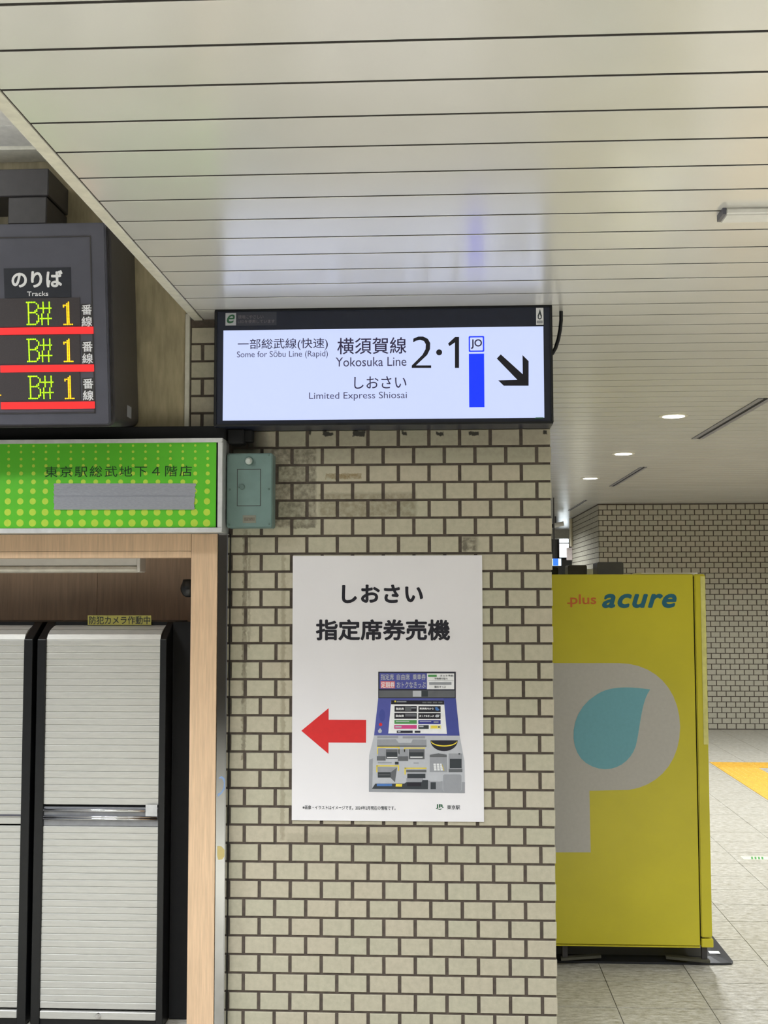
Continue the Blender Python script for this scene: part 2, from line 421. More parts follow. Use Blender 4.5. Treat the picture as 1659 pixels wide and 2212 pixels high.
for i in range(-42, 120):
    y = YC0+(i+.5)*YCP
    if y > 21: break
    if -3 <= i <= 66:
        if pm is None:
            t = MB(); panel_mb(t, -4.8, 4.8, 0, PW)
            pm = bpy.data.meshes.new('ceiling_panel'); pm.from_pydata([(v.x, v.y, v.z-CEIL) for v in t.v], [], t.f); pm.materials.append(M_CEIL)
        put('ceiling_panel', pm, ce, (XS_in+.004+4.8, y, CEIL))
    else: panel_mb(restp, XS_in+.004, XS_in+9.6, y, PW)
restp.build('ceiling_panels', M_CEIL, ce, kind='stuff')
t1 = empty('trim_1', (XS_out, -1, CEIL), kind='structure')
MB().box(XS_out, XS_in, -9, .004, CEIL-.004, CEIL+.05).build('edge_strip', M_TRIM, t1, bevel=.0015)
MB().box(XS_out-.004, XS_out+.02, -9, .004, CEIL+.0, CEIL+.62).build('upstand', M_UPCEIL, t1)
# raised ceiling over the shop front and the painted wall below it
ZU = F0.px(50, 346)[1]
cu_ = empty('ceiling_raised', (-1.5, -2, ZU), kind='structure')
for i in range(14):
    MB().box(-3.5, XS_out-.002, -.14-(i+1)*.2+.0, -.14-i*.2-.006, ZU, ZU+.02).build('ceiling_panel', M_UPCEIL, cu_)
MB().box(-3.5, XS_out-.002, -3, .05, ZU+.021, ZU+.03).build('panel_backing', M_CEILGAP, cu_)
MB().box(-3.5, XS_out-.002, -.14, -.01, ZU-.012, ZU+.02).build('edge_strip', M_TRIM, cu_)
XT0, XT1 = F0.px(400.5, 800)[0], F0.px(410.5, 800)[0]
wl = empty('wall_left', (-1.5, .03, z_b), kind='structure')
MB().box(-3.5, XT0, .004, .06, z_b-.05, ZU+.02).build('plaster', M_BEIGE, wl)
t2 = empty('trim_2', (XT0, 0, z_b), kind='structure')
MB().box(XT0, XT1, -.012, .05, F0.px(405, 924)[1], CEIL+.02).build('corner_strip', M_TRIM, t2, bevel=.002)

# floor
fo = empty('floor', (3, 2, 0), kind='structure')
MB().box(-4, 12, -11, 22, -.06, -.004).build('screed', M_STONE, fo)
YT0 = flo(1450, 2178.5)[1]; YTP = (flo(1450, 1796)[1]-YT0)/11
XT = [flo(1348, 2212)[0], flo(1554, 2212)[0], flo(1536, 1950)[0], flo(1536, 1808)[0]]
XTP = (XT[3]-XT[0])/3; XTO = XT[0]
print('tiles', YT0, YTP, XT, XTP)
TXA, TYB = flo(1532.3, 1646.9); TXB = flo(1616.4, 1646.9)[0]
tm = bpy.data.meshes.new('floor_tile'); hx, hy = XTP/2-.0015, YTP/2-.003
vv = [(-hx, -hy, -.004), (hx, -hy, -.004), (hx, hy, -.004), (-hx, hy, -.004), (-hx, -hy, -.0006), (hx, -hy, -.0006), (hx, hy, -.0006), (-hx, hy, -.0006),
      (-hx+.001, -hy+.001, 0), (hx-.001, -hy+.001, 0), (hx-.001, hy-.001, 0), (-hx+.001, hy-.001, 0)]
ff = [(8, 9, 10, 11)]+[(k+j, k+(j+1) % 4, k+4+(j+1) % 4, k+4+j) for k in (0, 4) for j in range(4)]
tm.from_pydata(vv, [], ff); tm.materials.append(M_STONE)
MB().box(XTO-2*XTP, XTO+16*XTP, YT0-4*YTP, YF, -.0045, -.0035).build('joint_bed', M_JOINT, fo)
nt = 0; restt = MB()
for j in range(-3, 60):
    for i in range(-2, 15):
        x, y = XTO+(i+.5)*XTP, YT0+(j+.5)*YTP
        if y+hy > YF: continue
        px, py = proj((x, y, 0)); w = XTP*FP/(y+4.46)/2
        if 1195 < px+w and px-w < 1665 and py < 2240 and px+w > 1200 and (px+w > 1535 or py > 2060):
            put('floor_tile', tm, fo, (x, y, random.uniform(-.0003, .0003))); nt += 1
        else: restt.box(x-hx, x+hx, y-hy, y+hy, -.004, 0)
restt.build('floor_tiles', M_STONE, fo, kind='stuff')
print('floor tiles', nt)
# yellow tactile paving
tw = TXB-TXA; ty0 = TYB; TH = .35
ttm = MB(); FT = FZ(0)
ttm.fbox(FT, -tw/2+.001, tw/2-.001, -TH/2+.001, TH/2-.001, -.002, .003)
for i in range(6):
    for j in range(6): ttm.cyl(FT, (i-2.5)*tw/6.2, (j-2.5)*TH/6.2, .0135, .003, .008, 8, .009)
tms = bpy.data.meshes.new('tactile_tile'); tms.from_pydata([tuple(v) for v in ttm.v], [], ttm.f); tms.materials.append(M_TACT)
for j in range(1, 11): put('tactile_tile', tms, fo, ((TXA+TXB)/2, ty0-(j+.5)*TH, .001))
tb = MB(); tb.fbox(FT, -tw/2+.001, tw/2-.001, -TH/2+.001, TH/2-.001, -.002, .003)
for i in range(4): tb.fbox(FT, -tw/2+.02, tw/2-.02, (i-1.5)*TH/4.2-.012, (i-1.5)*TH/4.2+.012, .003, .007)
tms2 = bpy.data.meshes.new('tactile_bar_tile'); tms2.from_pydata([tuple(v) for v in tb.v], [], tb.f); tms2.materials.append(M_TACT)
for i in range(0, 7): put('tactile_tile', tms2, fo, ((TXA+TXB)/2+i*tw, ty0-.5*TH, .001))
wr = empty('wall_rear', (3, -10.6, 0), kind='structure')
MB().box(-4, 12, -10.8, -10.6, 0, CEIL).build('cladding', mat('brown_cladding', srgb(104, 96, 84), .6, var=.1, scale=3), wr)
# end of the passage behind the pillar
YE = 16.6
we = empty('wall_end', (2, YE, 0), kind='structure')
M_GREYW = mat('grey_end_wall', srgb(120, 120, 116), .7)
MB().box(-4, XF+4, YE, YE+.2, 0, CEIL).build('plaster', M_GREYW, we)
FE = FY(YE-.02)
def pxbox(F, x0, y0, x1, y1):
    ym, xm = (y0+y1)/2, (x0+x1)/2
    return F.px(x0, ym)[0], F.px(x1, ym)[0], F.px(xm, y1)[1], F.px(xm, y0)[1]
w1 = empty('window_1', FE.W(*FE.px(1218, 1205)), kind='structure')
a0, a1, b0, b1 = pxbox(FE, 1208, 1143, 1228, 1204)
m_ = (b0+b1)/2
MB().fbox(FE, a0, a1, b0, m_-.01, -.01, .01).build('pane', M_DAY, w1); MB().fbox(FE, a0, a1, m_+.01, b1, -.01, .01).build('pane', M_DAY, w1)
f_ = MB(); f_.fbox(FE, a0-.04, a0, b0-.04, b1+.04, -.015, .03).fbox(FE, a1, a1+.04, b0-.04, b1+.04, -.015, .03).fbox(FE, a0-.04, a1+.04, b1, b1+.05, -.015, .03).fbox(FE, a0-.04, a1+.04, b0-.04, b0, -.015, .03).fbox(FE, a0, a1, m_-.01, m_+.01, -.015, .02)
f_.build('window_frame', M_DARK2, w1)
bm_ = empty('trim_3', (1, YE-.3, CEIL), kind='structure')
MB().box(-4, XF+4, YE-.3, YE, CEIL-.16, CEIL).build('beam', M_TRIM, bm_, bevel=.004)

# ================================================================ things on the brick pillar
# ---- backlit platform sign
YS = -.14; FS = FY(YS)
def z4(x, y): return 440+x*.4822, 640+y*.4822
def bx4(x0, y0, x1, y1): return z4(x0, y0)+z4(x1, y1)
sx0, sx1 = FS.px(464, 790)[0], FS.px(1193.5, 790)[0]; sz0, sz1 = FS.px(829, 918.5)[1], FS.px(829, 664)[1]
sg = empty('direction_sign', ((sx0+sx1)/2, YS/2, sz0), 'wide backlit white platform sign in a black casing on the brick pillar', 'sign')
lx0, lx1 = FS.px(481.5, 808)[0], FS.px(1175, 808)[0]; lz0, lz1 = FS.px(829, 905.5)[1], FS.px(829, 709)[1]
cs = MB()
cs.fbox(FS, sx0, sx1, sz0, lz0, -.13, .0).fbox(FS, sx0, sx1, lz1, sz1, -.13, .0).fbox(FS, sx0, lx0, lz0, lz1, -.13, .0).fbox(FS, lx1, sx1, lz0, lz1, -.13, 0).fbox(FS, sx0+.01, sx1-.01, sz0+.01, sz1-.01, -.13, -.03)
cs.build('casing', M_NAVY, sg)
ed = MB(); e = .008
ed.fbox(FS, sx0, sx1, sz1-e, sz1, 0, .006).fbox(FS, sx0, sx1, sz0, sz0+e, 0, .006).fbox(FS, sx0, sx0+e, sz0+e, sz1-e, 0, .006).fbox(FS, sx1-e, sx1, sz0+e, sz1-e, 0, .006)
ed.build('casing_edge', M_BLACK, sg, bevel=.0015)
pn = MB().fbox(FS, lx0, lx1, lz0, lz1, -.02, -.004).build('lit_panel', M_LIT, sg)
C4 = -.0032
text('lettering', '一部総武線(快速)', FS, bx4(152, 188, 556, 241), C4, K['violet'], pn, bold=.004)
text('lettering', 'Some for Sōbu Line (Rapid)', FS, bx4(148, 243, 556, 279), C4, K['violet2'], pn)
text('lettering', '横須賀線', FS, bx4(598, 184, 908, 258), C4, K['violet'], pn, bold=.008)
text('lettering', 'Yokosuka Line', FS, bx4(591, 272, 908, 313), C4, K['violet2'], pn, bold=.004)
text('lettering', 'しおさい', FS, bx4(674, 358, 908, 413), C4, K['violet'], pn, bold=.004)
text('lettering', 'Limited Express Shiosai', FS, bx4(472, 428, 910, 467), C4, K['violet2'], pn)
# platform numerals drawn as strokes
def z3(x, y): return 820+x*.25316, 640+y*.25316
def P3(F, pts): return [F.px(*z3(x, y)) for x, y in pts]
num = MB()
two_out = [(288, 360), (330, 342), (372, 342), (412, 362), (432, 398), (430, 450), (405, 500), (310, 588), (440, 588), (440, 610), (274, 610), (274, 590), (366, 498), (392, 450), (394, 408), (378, 380), (345, 371), (310, 378), (286, 392)]
num.poly(FS, P3(FS, two_out), C4)
num.poly(FS, P3(FS, [(584, 402), (645, 345), (678, 345), (678, 610), (643, 610), (643, 392), (596, 424)]), C4)
c_ = FS.px(*z3(508, 477)); num.disc(FS, c_[0], c_[1], .0115, C4)
num.build('platform_numerals', K['black'], pn)
ar = MB(); ar.poly(FS, P3(FS, [(1000, 530), (1034, 494), (1222, 664), (1220, 500), (1272, 552), (1272, 762), (1060, 762), (1012, 716), (1176, 712)]), C4); ar.build('arrow', K['black'], pn)
bb = MB()
A = FS.px(*z4(1187, 178)); B = FS.px(*z4(1257, 248))
A2 = FS.px(*z4(1193, 184)); B2 = FS.px(*z4(1251, 242))
bb.poly(FS, rrect(A[0], B[0], B[1], A[1], .004), C4); q0 = FS.px(*z4(1188, 257)); q1 = FS.px(*z4(1258, 496))
bb.fbox(FS, q0[0], q1[0], q1[1], q0[1], C4-.0005, C4)
bb.build('line_colour_bar', M_LITB, pn)
MB().poly(FS, rrect(A2[0], B2[0], B2[1], A2[1], .003), C4+.0008).build('line_code_field', M_LIT, pn)
text('line_code', 'JO', FS, bx4(1197, 192, 1247, 235), C4+.0014, K['violet'], pn, bold=.02)
# stickers on the casing
a0, a1, b0, b1 = pxbox(FS, *bx4(97, 71, 326, 131))
st = MB().fbox(FS, a0, a1, b0, b1, 0, .0008).build('sticker', ink('sticker_dark', 58, 60, 72), sg)
a0, a1, b0, b1 = pxbox(FS, *bx4(98, 75, 145, 131))
MB().fbox(FS, a0, a1, b0, b1, .0008, .0016).build('sticker_field', K['lgrey'], st)
text('sticker_mark', 'e', FS, bx4(104, 82, 140, 122), .0022, K['logo'], st, bold=.012, shear=.35)
text('sticker_lettering', '環境にやさしい', FS, bx4(154, 84, 268, 101), .0014, K['mauve'], st)
text('sticker_lettering', 'LEDを使用しています', FS, bx4(154, 105, 318, 121), .0014, K['mauve'], st)
a0, a1, b0, b1 = pxbox(FS, *bx4(1489, 52, 1522, 128))
st2 = MB().fbox(FS, a0, a1, b0, b1, 0, .0008).build('sticker', K['white'], sg)
def s3(pts): return [FS.px(*z3(x, y)) for x, y in pts]
MB().poly(FS, s3([(1368, 108), (1376, 140), (1384, 165), (1382, 190), (1366, 200), (1350, 190), (1348, 165), (1358, 140)]), .0014).build('sticker_mark', K['slate'], st2)
MB().poly(FS, s3([(1366, 152), (1374, 172), (1374, 186), (1366, 190), (1358, 186), (1358, 170)]), .002).build('sticker_mark', K['white'], st2)
a0, a1, b0, b1 = pxbox(FS, *(z3(1340, 208)+z3(1392, 232))); MB().fbox(FS, a0, a1, b0, b1, .0008, .0014).build('sticker_mark', K['grey'], st2)
a0, a1, b0, b1 = pxbox(FS, *(z3(1320, 1034)+z3(1398, 1046))); MB().poly(FS, [(a0, b0), (a1, b0+.002), (a1, b1), (a0+.006, b1)], .0008).build('sticker', K['logo'], sg)
# cable that loops from the ceiling behind the sign
FC = FY(-.05)
cb = MB().tube([FC.W(*FC.px(x, y)) for x, y in ((1212, 672), (1212, 692), (1210, 712), (1206, 733), (1200, 752), (1193, 764), (1185, 768))], .0075)
cb.build('sign_cable', M_BLACK, label='black power cable looping down beside the right end of the backlit sign', cat='cable')
bk = FY(-.06); a0, a1, b0, b1 = pxbox(bk, 493, 924, 545, 970)
MB().fbox(bk, a0, a1-.03, b0+.02, sz0-.001, -.05, .02).fbox(bk, a0+.02, a1, b0+.03, sz0-.001, -.05, .0).build('sign_bracket', M_VBLACK, bevel=.004, label='sooty black bracket under the left end of the backlit sign', cat='bracket')

# ---- grey-green switch box
YB = -.085; FB = FY(YB)
def z5(x, y): return 470+x*.2592, 900+y*.2592
def bx5(x0, y0, x1, y1): return pxbox(FB, *(z5(x0, y0)+z5(x1, y1)))
a0, a1, b0, b1 = bx5(76, 305, 456, 926)
sb = empty('switch_box', FB.W((a0+a1)/2, b0, -.04), 'grey-green metal switch box with a small locked door on the bricks', 'box')
MB().fbox(FB, a0, a1, b0, b1, -.085, 0).build('body', M_GBOX, sb, bevel=.004, seg=2)
d0, d1, e0, e1 = bx5(162, 436, 361, 746)
MB().fbox(FB, d0, d1, e0, e1, -.001, .0006).build('door_gap', M_DARK2, sb)
dr = MB().fbox(FB, d0+.0022, d1-.0022, e0+.0022, e1-.0022, 0, .002).build('door', M_GBOX, sb, bevel=.0008)
c = FB.px(*z5(207, 587)); MB().cyl(FB, c[0], c[1], .0105, .002, .010, 20, .009).cyl(FB, c[0]-.014, c[1], .003, .002, .005, 10).build('lock', M_GBOX2, dr)
c = FB.px(*z5(262, 371)); lr = MB().cyl(FB, c[0], c[1], .018, 0, .008, 24, .016).build('lamp_ring', M_GBOX2, sb)
MB().cyl(FB, c[0], c[1], .0135, .008, .016, 20, .008).build('lens', mat('milky_lens', srgb(190, 196, 190), .15), lr)
a0, a1, b0, b1 = bx5(210, 823, 320, 887); pl = MB().fbox(FB, a0, a1, b0, b1, 0, .0012).build('name_plate', M_PLATE, sb)
a0, a1, b0, b1 = bx5(222, 840, 308, 868); MB().fbox(FB, a0, a1, b0, b1, .0012, .0018).build('worn_print', mat('worn_print', srgb(110, 104, 92), .6, var=.2, scale=160), pl)
for x, y in ((92, 322), (425, 318), (100, 607), (428, 603), (97, 900), (430, 893)):
    c = FB.px(*z5(x, y)); MB().cyl(FB, c[0], c[1], .0045, 0, .002, 12, .0035).build('screw', M_GBOX2, sb)

# ---- poster
FPo = FY(-.006)
def z6(x, y): return 620+x*.27569, 1180+y*.27577
def p6(pts): return [FPo.px(*z6(x, y)) for x, y in pts]
cor = p6([(50, 72), (1530, 74), (1542, 2164), (32, 2142)])
cor = [(sum(FPo.px(*z6(*q))[0] for q in ((50, 72), (32, 2142)))/2, 0), (sum(FPo.px(*z6(*q))[0] for q in ((1530, 74), (1542, 2164)))/2, 0)]
pz1 = (FPo.px(*z6(50, 72))[1]+FPo.px(*z6(1530, 74))[1])/2; pz0 = (FPo.px(*z6(32, 2142))[1]+FPo.px(*z6(1542, 2164))[1])/2
po = empty('poster', ((cor[0][0]+cor[1][0])/2, -.004, pz0), 'white paper poster with a red arrow and a picture of a ticket machine', 'poster')
sh = MB()
sh.fbox(FPo, cor[0][0], cor[1][0], pz0, pz1, -.0035, 0)
sh.build('sheet', M_PAPER, po)
CP = .0006
text('lettering', 'しおさい', FPo, z6(430, 300)+z6(1066, 446), CP, K['black'], po, bold=.034, spacing=1.1)
text('lettering', '指定席券売機', FPo, z6(226, 572)+z6(1278, 738), CP, K['black'], po, bold=.03)
text('small_print', '※画像・イラストはイメージです。2024年2月現在の情報です。', FPo, z6(122, 2032)+z6(850, 2064), CP, K['slate'], po, bold=.01)
text('lettering', 'JR', FPo, z6(1166, 2020)+z6(1228, 2056), CP, K['logo'], po, bold=.035)
text('lettering', '東京駅', FPo, z6(1254, 2028)+z6(1356, 2062), CP, K['slate'], po, bold=.012)
MB().poly(FPo, p6([(1170, 2058), (1220, 2056), (1200, 2064)]), CP).build('logo_stroke', K['logo'], po)
MB().poly(FPo, p6([(112, 1445), (326, 1268), (326, 1359), (620, 1360), (619, 1539), (325, 1537), (325, 1626)]), CP).build('red_arrow', K['red'], po)
# printed ticket machine
def z9(x, y): return 780+x*.15069, 1430+y*.15069
pic_m = ['blue', 'navy', 'white', 'dgrey', 'lgrey', 'grey', 'slate', 'black', 'pink', 'green', 'rblue', 'cream', 'yellow', 'salmon', 'sky', 'red', 'blue2']
pic = MB()
def g(colour, pts, lay=1, rect=False):
    if rect: x0, y0, x1, y1 = pts; pts = [(x0, y0), (x1, y0), (x1, y1), (x0, y1)]
    pic.cur = pic_m.index(colour); pic.poly(FPo, [FPo.px(*z9(x, y)) for x, y in pts], CP+lay*.0003)
def gr(colour, x0, y0, x1, y1, lay=2): g(colour, (x0, y0, x1, y1), lay, True)
gr('navy', 246, 140, 1358, 520, 1); gr('blue', 264, 158, 942, 386, 2); gr('white', 944, 164, 1335, 390, 2); gr('dgrey', 256, 408, 1345, 508, 2)
gr('lgrey', 742, 412, 864, 496, 3); gr('slate', 866, 412, 958, 496, 3); gr('salmon', 282, 276, 484, 376, 3)
gr('green', 960, 182, 1085, 214, 3); gr('grey', 976, 288, 1296, 328, 3); gr('grey', 960, 266, 1330, 270, 3)
g('blue', [(246, 520), (1358, 520), (1412, 1056), (186, 1052)], 1); g('blue2', [(1180, 520), (1358, 520), (1412, 1056), (1230, 1056)], 2)
g('white', [(432, 548), (1188, 552), (1230, 1030), (390, 1024)], 3)
g('black', [(432, 548), (1188, 552), (1192, 610), (430, 606)], 4)
for x in (878, 950, 1030, 1106): gr('dgrey', x, 570, x+60, 590, 5)
gr('yellow', 478, 552, 500, 576, 5); gr('grey', 510, 560, 650, 576, 5)
for x0, x1, y0, y1, cc in ((480, 798, 630, 712, 'black'), (822, 1140, 632, 716, 'black'), (478, 798, 730, 814, 'black'), (820, 1140, 732, 816, 'black'), (478, 798, 832, 886, 'green'), (820, 1140, 834, 890, 'rblue'), (476, 798, 902, 956, 'pink'), (820, 970, 904, 958, 'slate'), (990, 1146, 906, 958, 'cream'), (512, 740, 982, 1016, 'navy'), (768, 850, 984, 1014, 'navy')): gr(cc, x0, y0, x1, y1, 4)
for x0, x1, y0, y1, cc in ((630, 720, 640, 700, 'dgrey'), (720, 790, 650, 664, 'grey'), (632, 790, 742, 752, 'grey'), (632, 790, 766, 776, 'grey'), (500, 690, 846, 858, 'lgrey'), (840, 1005, 848, 858, 'lgrey'), (1040, 1110, 850, 870, 'grey'), (490, 580, 918, 940, 'lgrey'), (832, 895, 914, 932, 'lgrey'), (1004, 1090, 914, 948, 'yellow'), (1102, 1130, 922, 940, 'slate'), (526, 566, 990, 1006, 'lgrey')): gr(cc, x0, y0, x1, y1, 5)
g('sky', [(1060, 650), (1090, 644), (1124, 684), (1100, 698), (1068, 690)], 5); g('lgrey', [(1056, 776), (1080, 754), (1126, 756), (1112, 790), (1076, 792)], 5)
def ell(cx, cy, rx, ry, n=18, t0=0, t1=360): return [(cx+rx*math.cos(math.radians(t0+(t1-t0)*i/n)), cy+ry*math.sin(math.radians(t0+(t1-t0)*i/n))) for i in range(n if t1-t0 == 360 else n+1)]
g('blue2', ell(302, 765, 44, 88), 2); g('red', ell(280, 896, 24, 24), 2); g('lgrey', [(272, 946), (300, 985), (292, 1010), (270, 1018), (248, 1010), (242, 985)], 2)
g('lgrey', [(186, 1052), (1412, 1056), (1482, 1420), (1488, 1878), (112, 1862), (116, 1340)], 1)
g('grey', [(116, 1400), (170, 1380), (160, 1820), (960, 1820), (960, 1700), (1488, 1720), (1488, 1878), (112, 1862)], 2)
gr('grey', 232, 1062, 532, 1092, 2); gr('grey', 596, 1064, 918, 1094, 2); g('grey', [(232, 1110), (500, 1108), (540, 1160), (716, 1160), (740, 1110), (938, 1112), (938, 1196), (226, 1196)], 2)
gr('dgrey', 232, 1196, 938, 1216, 3)
g('black', ell(1190, 1122, 196, 156, 18, 0, 180), 3); g('yellow', ell(1190, 1130, 192, 82, 16, 8, 172)+ell(1190, 1130, 180, 64, 16, 8, 172)[::-1], 4)
gr('yellow', 230, 1216, 550, 1228, 3); gr('yellow', 230, 1228, 242, 1320, 3); gr('yellow', 538, 1228, 550, 1320, 3); gr('yellow', 616, 1226, 920, 1240, 3); gr('yellow', 616, 1240, 630, 1290, 3)
gr('grey', 244, 1240, 352, 1410, 3); gr('dgrey', 226, 1350, 352, 1412, 4); gr('grey', 530, 1250, 676, 1414, 3); gr('dgrey', 528, 1352, 676, 1416, 4)
gr('dgrey', 356, 1250, 524, 1388, 3); gr('slate', 362, 1292, 520, 1352, 4); gr('white', 372, 1362, 520, 1376, 4); gr('dgrey', 682, 1250, 910, 1392, 3); gr('slate', 692, 1294, 896, 1352, 4); gr('white', 706, 1356, 882, 1372, 4)
gr('slate', 486, 1430, 538, 1468, 3); gr('grey', 240, 1436, 440, 1452, 3); gr('grey', 752, 1440, 826, 1456, 3)
gr('yellow', 222, 1480, 545, 1496, 3); gr('yellow', 218, 1480, 234, 1580, 3); gr('yellow', 530, 1496, 546, 1560, 3); gr('yellow', 626, 1514, 940, 1530, 3); gr('yellow', 622, 1514, 640, 1612, 3)
g('grey', [(238, 1500), (516, 1510), (420, 1580), (240, 1576)], 3); g('dgrey', [(516, 1510), (486, 1724), (424, 1660), (424, 1580)], 3); gr('slate', 240, 1578, 424, 1656, 4); gr('dgrey', 250, 1610, 414, 1622, 5)
gr('dgrey', 648, 1544, 936, 1580, 3); gr('slate', 662, 1600, 922, 1664, 4); gr('grey', 650, 1664, 890, 1720, 3)
g('slate', [(205, 1742), (620, 1742), (650, 1722), (870, 1722), (880, 1690), (960, 1690), (958, 1822), (156, 1816)], 4)
gr('sky', 226, 1744, 444, 1778, 5); g('yellow', [(500, 1746), (592, 1748), (585, 1786), (494, 1784)], 5); gr('black', 660, 1728, 860, 1780, 5)
g('grey', [(985, 1330), (1110, 1310), (1228, 1328), (1236, 1576), (984, 1576)], 3); g('dgrey', [(985, 1330), (1110, 1308), (1228, 1328), (1228, 1362), (985, 1362)], 4)
for i in range(4):
    for j in range(3): gr('white', 1038+j*46+i*3, 1456+i*26, 1072+j*46+i*3, 1476+i*26, 4)
g('yellow', [(1154, 1462), (1162, 1462), (1192, 1556), (1182, 1556)], 4)
gr('grey', 1254, 1310, 1450, 1576, 3); gr('slate', 1272, 1386, 1440, 1520, 4); gr('dgrey', 1256, 1534, 1452, 1578, 4); gr('slate', 1396, 1306, 1420, 1326, 4)
gr('lgrey', 990, 1606, 1140, 1712, 4); gr('slate', 996, 1724, 1072, 1822, 4)
g('lgrey', rrect(1170, 1444, 1604, 1850, 30), 3); g('grey', rrect(1176, 1438, 1610, 1850, 28), 4)
pc = pic.build('machine_picture', [K[k] for k in pic_m], po)
for s_, b_ in (('指定席', (284, 172, 470, 256)), ('自由席', (512, 172, 698, 256)), ('乗車券', (740, 172, 926, 256)), ('おトクなきっぷ', (512, 282, 926, 370))):
    text('picture_lettering', s_, FPo, z9(b_[0], b_[1])+z9(b_[2], b_[3]), CP+.0012, K['lgrey'], pc, bold=.012)
text('picture_lettering', '定期券', FPo, z9(288, 284)+z9(480, 370), CP+.0014, K['white'], pc, bold=.012)
for s_, b_ in (('指定席', (498, 652, 614, 686)), ('乗換案内から', (838, 652, 1040, 682)), ('自由席', (498, 754, 614, 788)), ('おトクなきっぷ', (836, 758, 1044, 788))):
    text('picture_lettering', s_, FPo, z9(b_[0], b_[1])+z9(b_[2], b_[3]), CP+.0020, K['white'], pc, bold=.03)
text('picture_lettering', 'ネット予約', FPo, z9(1130, 182)+z9(1322, 212), CP+.0014, K['dgrey'], pc, bold=.02)
text('picture_lettering', '予約受け取り', FPo, z9(1050, 224)+z9(1240, 254), CP+.0014, K['dgrey'], pc, bold=.02)
text('picture_lettering', '割引きっぷ', FPo, z9(1052, 340)+z9(1216, 372), CP+.0014, K['dgrey'], pc, bold=.02)

# ================================================================ the shop front on the left
# ---- departure board, tilted down towards the passengers
TLT = math.radians(8); _st, _ct = math.sin(TLT), math.cos(TLT)
OB = FY(-.43).px(222, 700)
FB2 = Fr((0, -.43, OB[1]), (1, 0, 0), (0, -_st, _ct), (0, -_ct, -_st))
def zd(x, y): return x*.28933, 330+y*.28933
bo = empty('departure_board', FB2.W(*FB2.px(0, 935), -.2), 'dark grey departure board with green and orange track numbers and red bars', 'display board')
ba1 = FB2.px(*zd(802, 1300))[0]; bt = FB2.px(*zd(500, 524))[1]; bb0 = FB2.px(*zd(500, 2040))[1]
ba0 = -1.75
MB().prism(FB2, rrect(ba0, ba1+.012, bb0-.004, bt+.004, .03), -.36, -.022).build('housing', M_DARK2, bo, bevel=.008, seg=2)
MB().prism(FB2, rrect(ba0+.004, ba1, bb0+.004, bt, .012), -.022, 0).build('door', M_DARK, bo, bevel=.004, seg=2)
i1 = FB2.px(*zd(696, 1300))[0]; it = FB2.px(*zd(500, 622))[1]; ib = FB2.px(*zd(500, 1945))[1]
rim = MB(); r = .004
rim.fbox(FB2, ba0+.06, i1, it-r, it, 0, .003).fbox(FB2, i1-r, i1, ib, it-r, 0, .003).fbox(FB2, ba0+.06, i1, ib, ib+r, 0, .003)
rim.build('bezel_rim', M_DARK2, bo)
def bd(x0, y0, x1, y1): return pxbox(FB2, *(zd(x0, y0)+zd(x1, y1)))
a0, a1, b0, b1 = bd(32, 860, 530, 1082); hp = MB().fbox(FB2, a0, a1, b0, b1, 0, .002).build('heading_plate', mat('plate_dark', srgb(40, 42, 50), .4), bo)
M_LET = ink('pale_lettering', 236, 236, 238)
text('lettering', 'のりば', FB2, zd(88, 880)+zd(470, 1008), .0026, M_LET, hp, bold=.035)
text('lettering', 'Tracks', FB2, zd(204, 1036)+zd(362, 1070), .0026, M_LET, hp, bold=.012, spacing=1.05)
GB = ['######..', '.#....#.', '.#.....#', '.#.....#', '.#.....#', '.#....#.', '.#...##.', '.#####..', '.#....#.', '.#.....#', '.#.....#', '.#.....#', '.#.....#', '.#....##', '.#....#.', '######..']
GH = ['..#...#.']*4+['########']+['..#...#.']*3+['.#...#..']*3+['########']+['.#...#..']*4
G1 = ['....#...', '...##...', '.####...', '.#.##...']+['...##...']*11+['.######.']
def glyph(mb, rows, x0, y0, x1, y1):
    A0, A1, B0, B1 = bd(x0, y0, x1, y1); nx, ny = len(rows[0]), len(rows)
    for j, rw in enumerate(rows):
        for i, ch in enumerate(rw):
            if ch == '#': mb.disc(FB2, A0+(i+.5)*(A1-A0)/nx, B1-(j+.5)*(B1-B0)/ny, (A1-A0)/nx*.46, .0046, 8)
for k, (yt, dx, ybar, xb0) in enumerate(((1112, 0, 1308, -700), (1388, 4, 1585, 6), (1664, 14, 1860, 10))):
    w0, w1_, w2, w3 = bd(-400, yt-24, 600, yt+190)
    rw = MB().fbox(FB2, ba0+.1, w1_, w2, w3, 0, .003).build('display_window', mat('led_window', srgb(62, 56, 58), .5, var=.1, scale=400), bo)
    m1 = MB(); glyph(m1, GB, 198+dx, yt, 296+dx, yt+176); glyph(m1, GH, 298+dx, yt, 390+dx, yt+176); m1.build('green_characters', M_LED_G, rw, kind='stuff')
    m2 = MB(); glyph(m2, G1, 460+dx*.8, yt, 560+dx*.8, yt+176)
    if k == 2: glyph(m2, ['..##', '##..'], -25, yt+140, 14, yt+164)
    m2.build('orange_characters', M_LED_O, rw, kind='stuff')
    e0, e1_, e2, e3 = bd(xb0, ybar, 698+k*6, ybar+52); MB().fbox(FB2, e0, e1_, e2, e3, 0, .004).build('red_bar', M_LED_R, bo)
    p0, p1, p2, p3 = bd(606+k*5, yt+18, 694+k*6, yt+186); sp = MB().fbox(FB2, p0, p1, p2, p3, 0, .0015).build('side_plate', M_DARK2, bo)
    text('lettering', '番', FB2, zd(610+k*5, yt+22)+zd(688+k*5, yt+98), .0021, M_LET, sp, bold=.016)
    text('lettering', '線', FB2, zd(610+k*5, yt+110)+zd(690+k*5, yt+186), .0021, M_LET, sp, bold=.016)
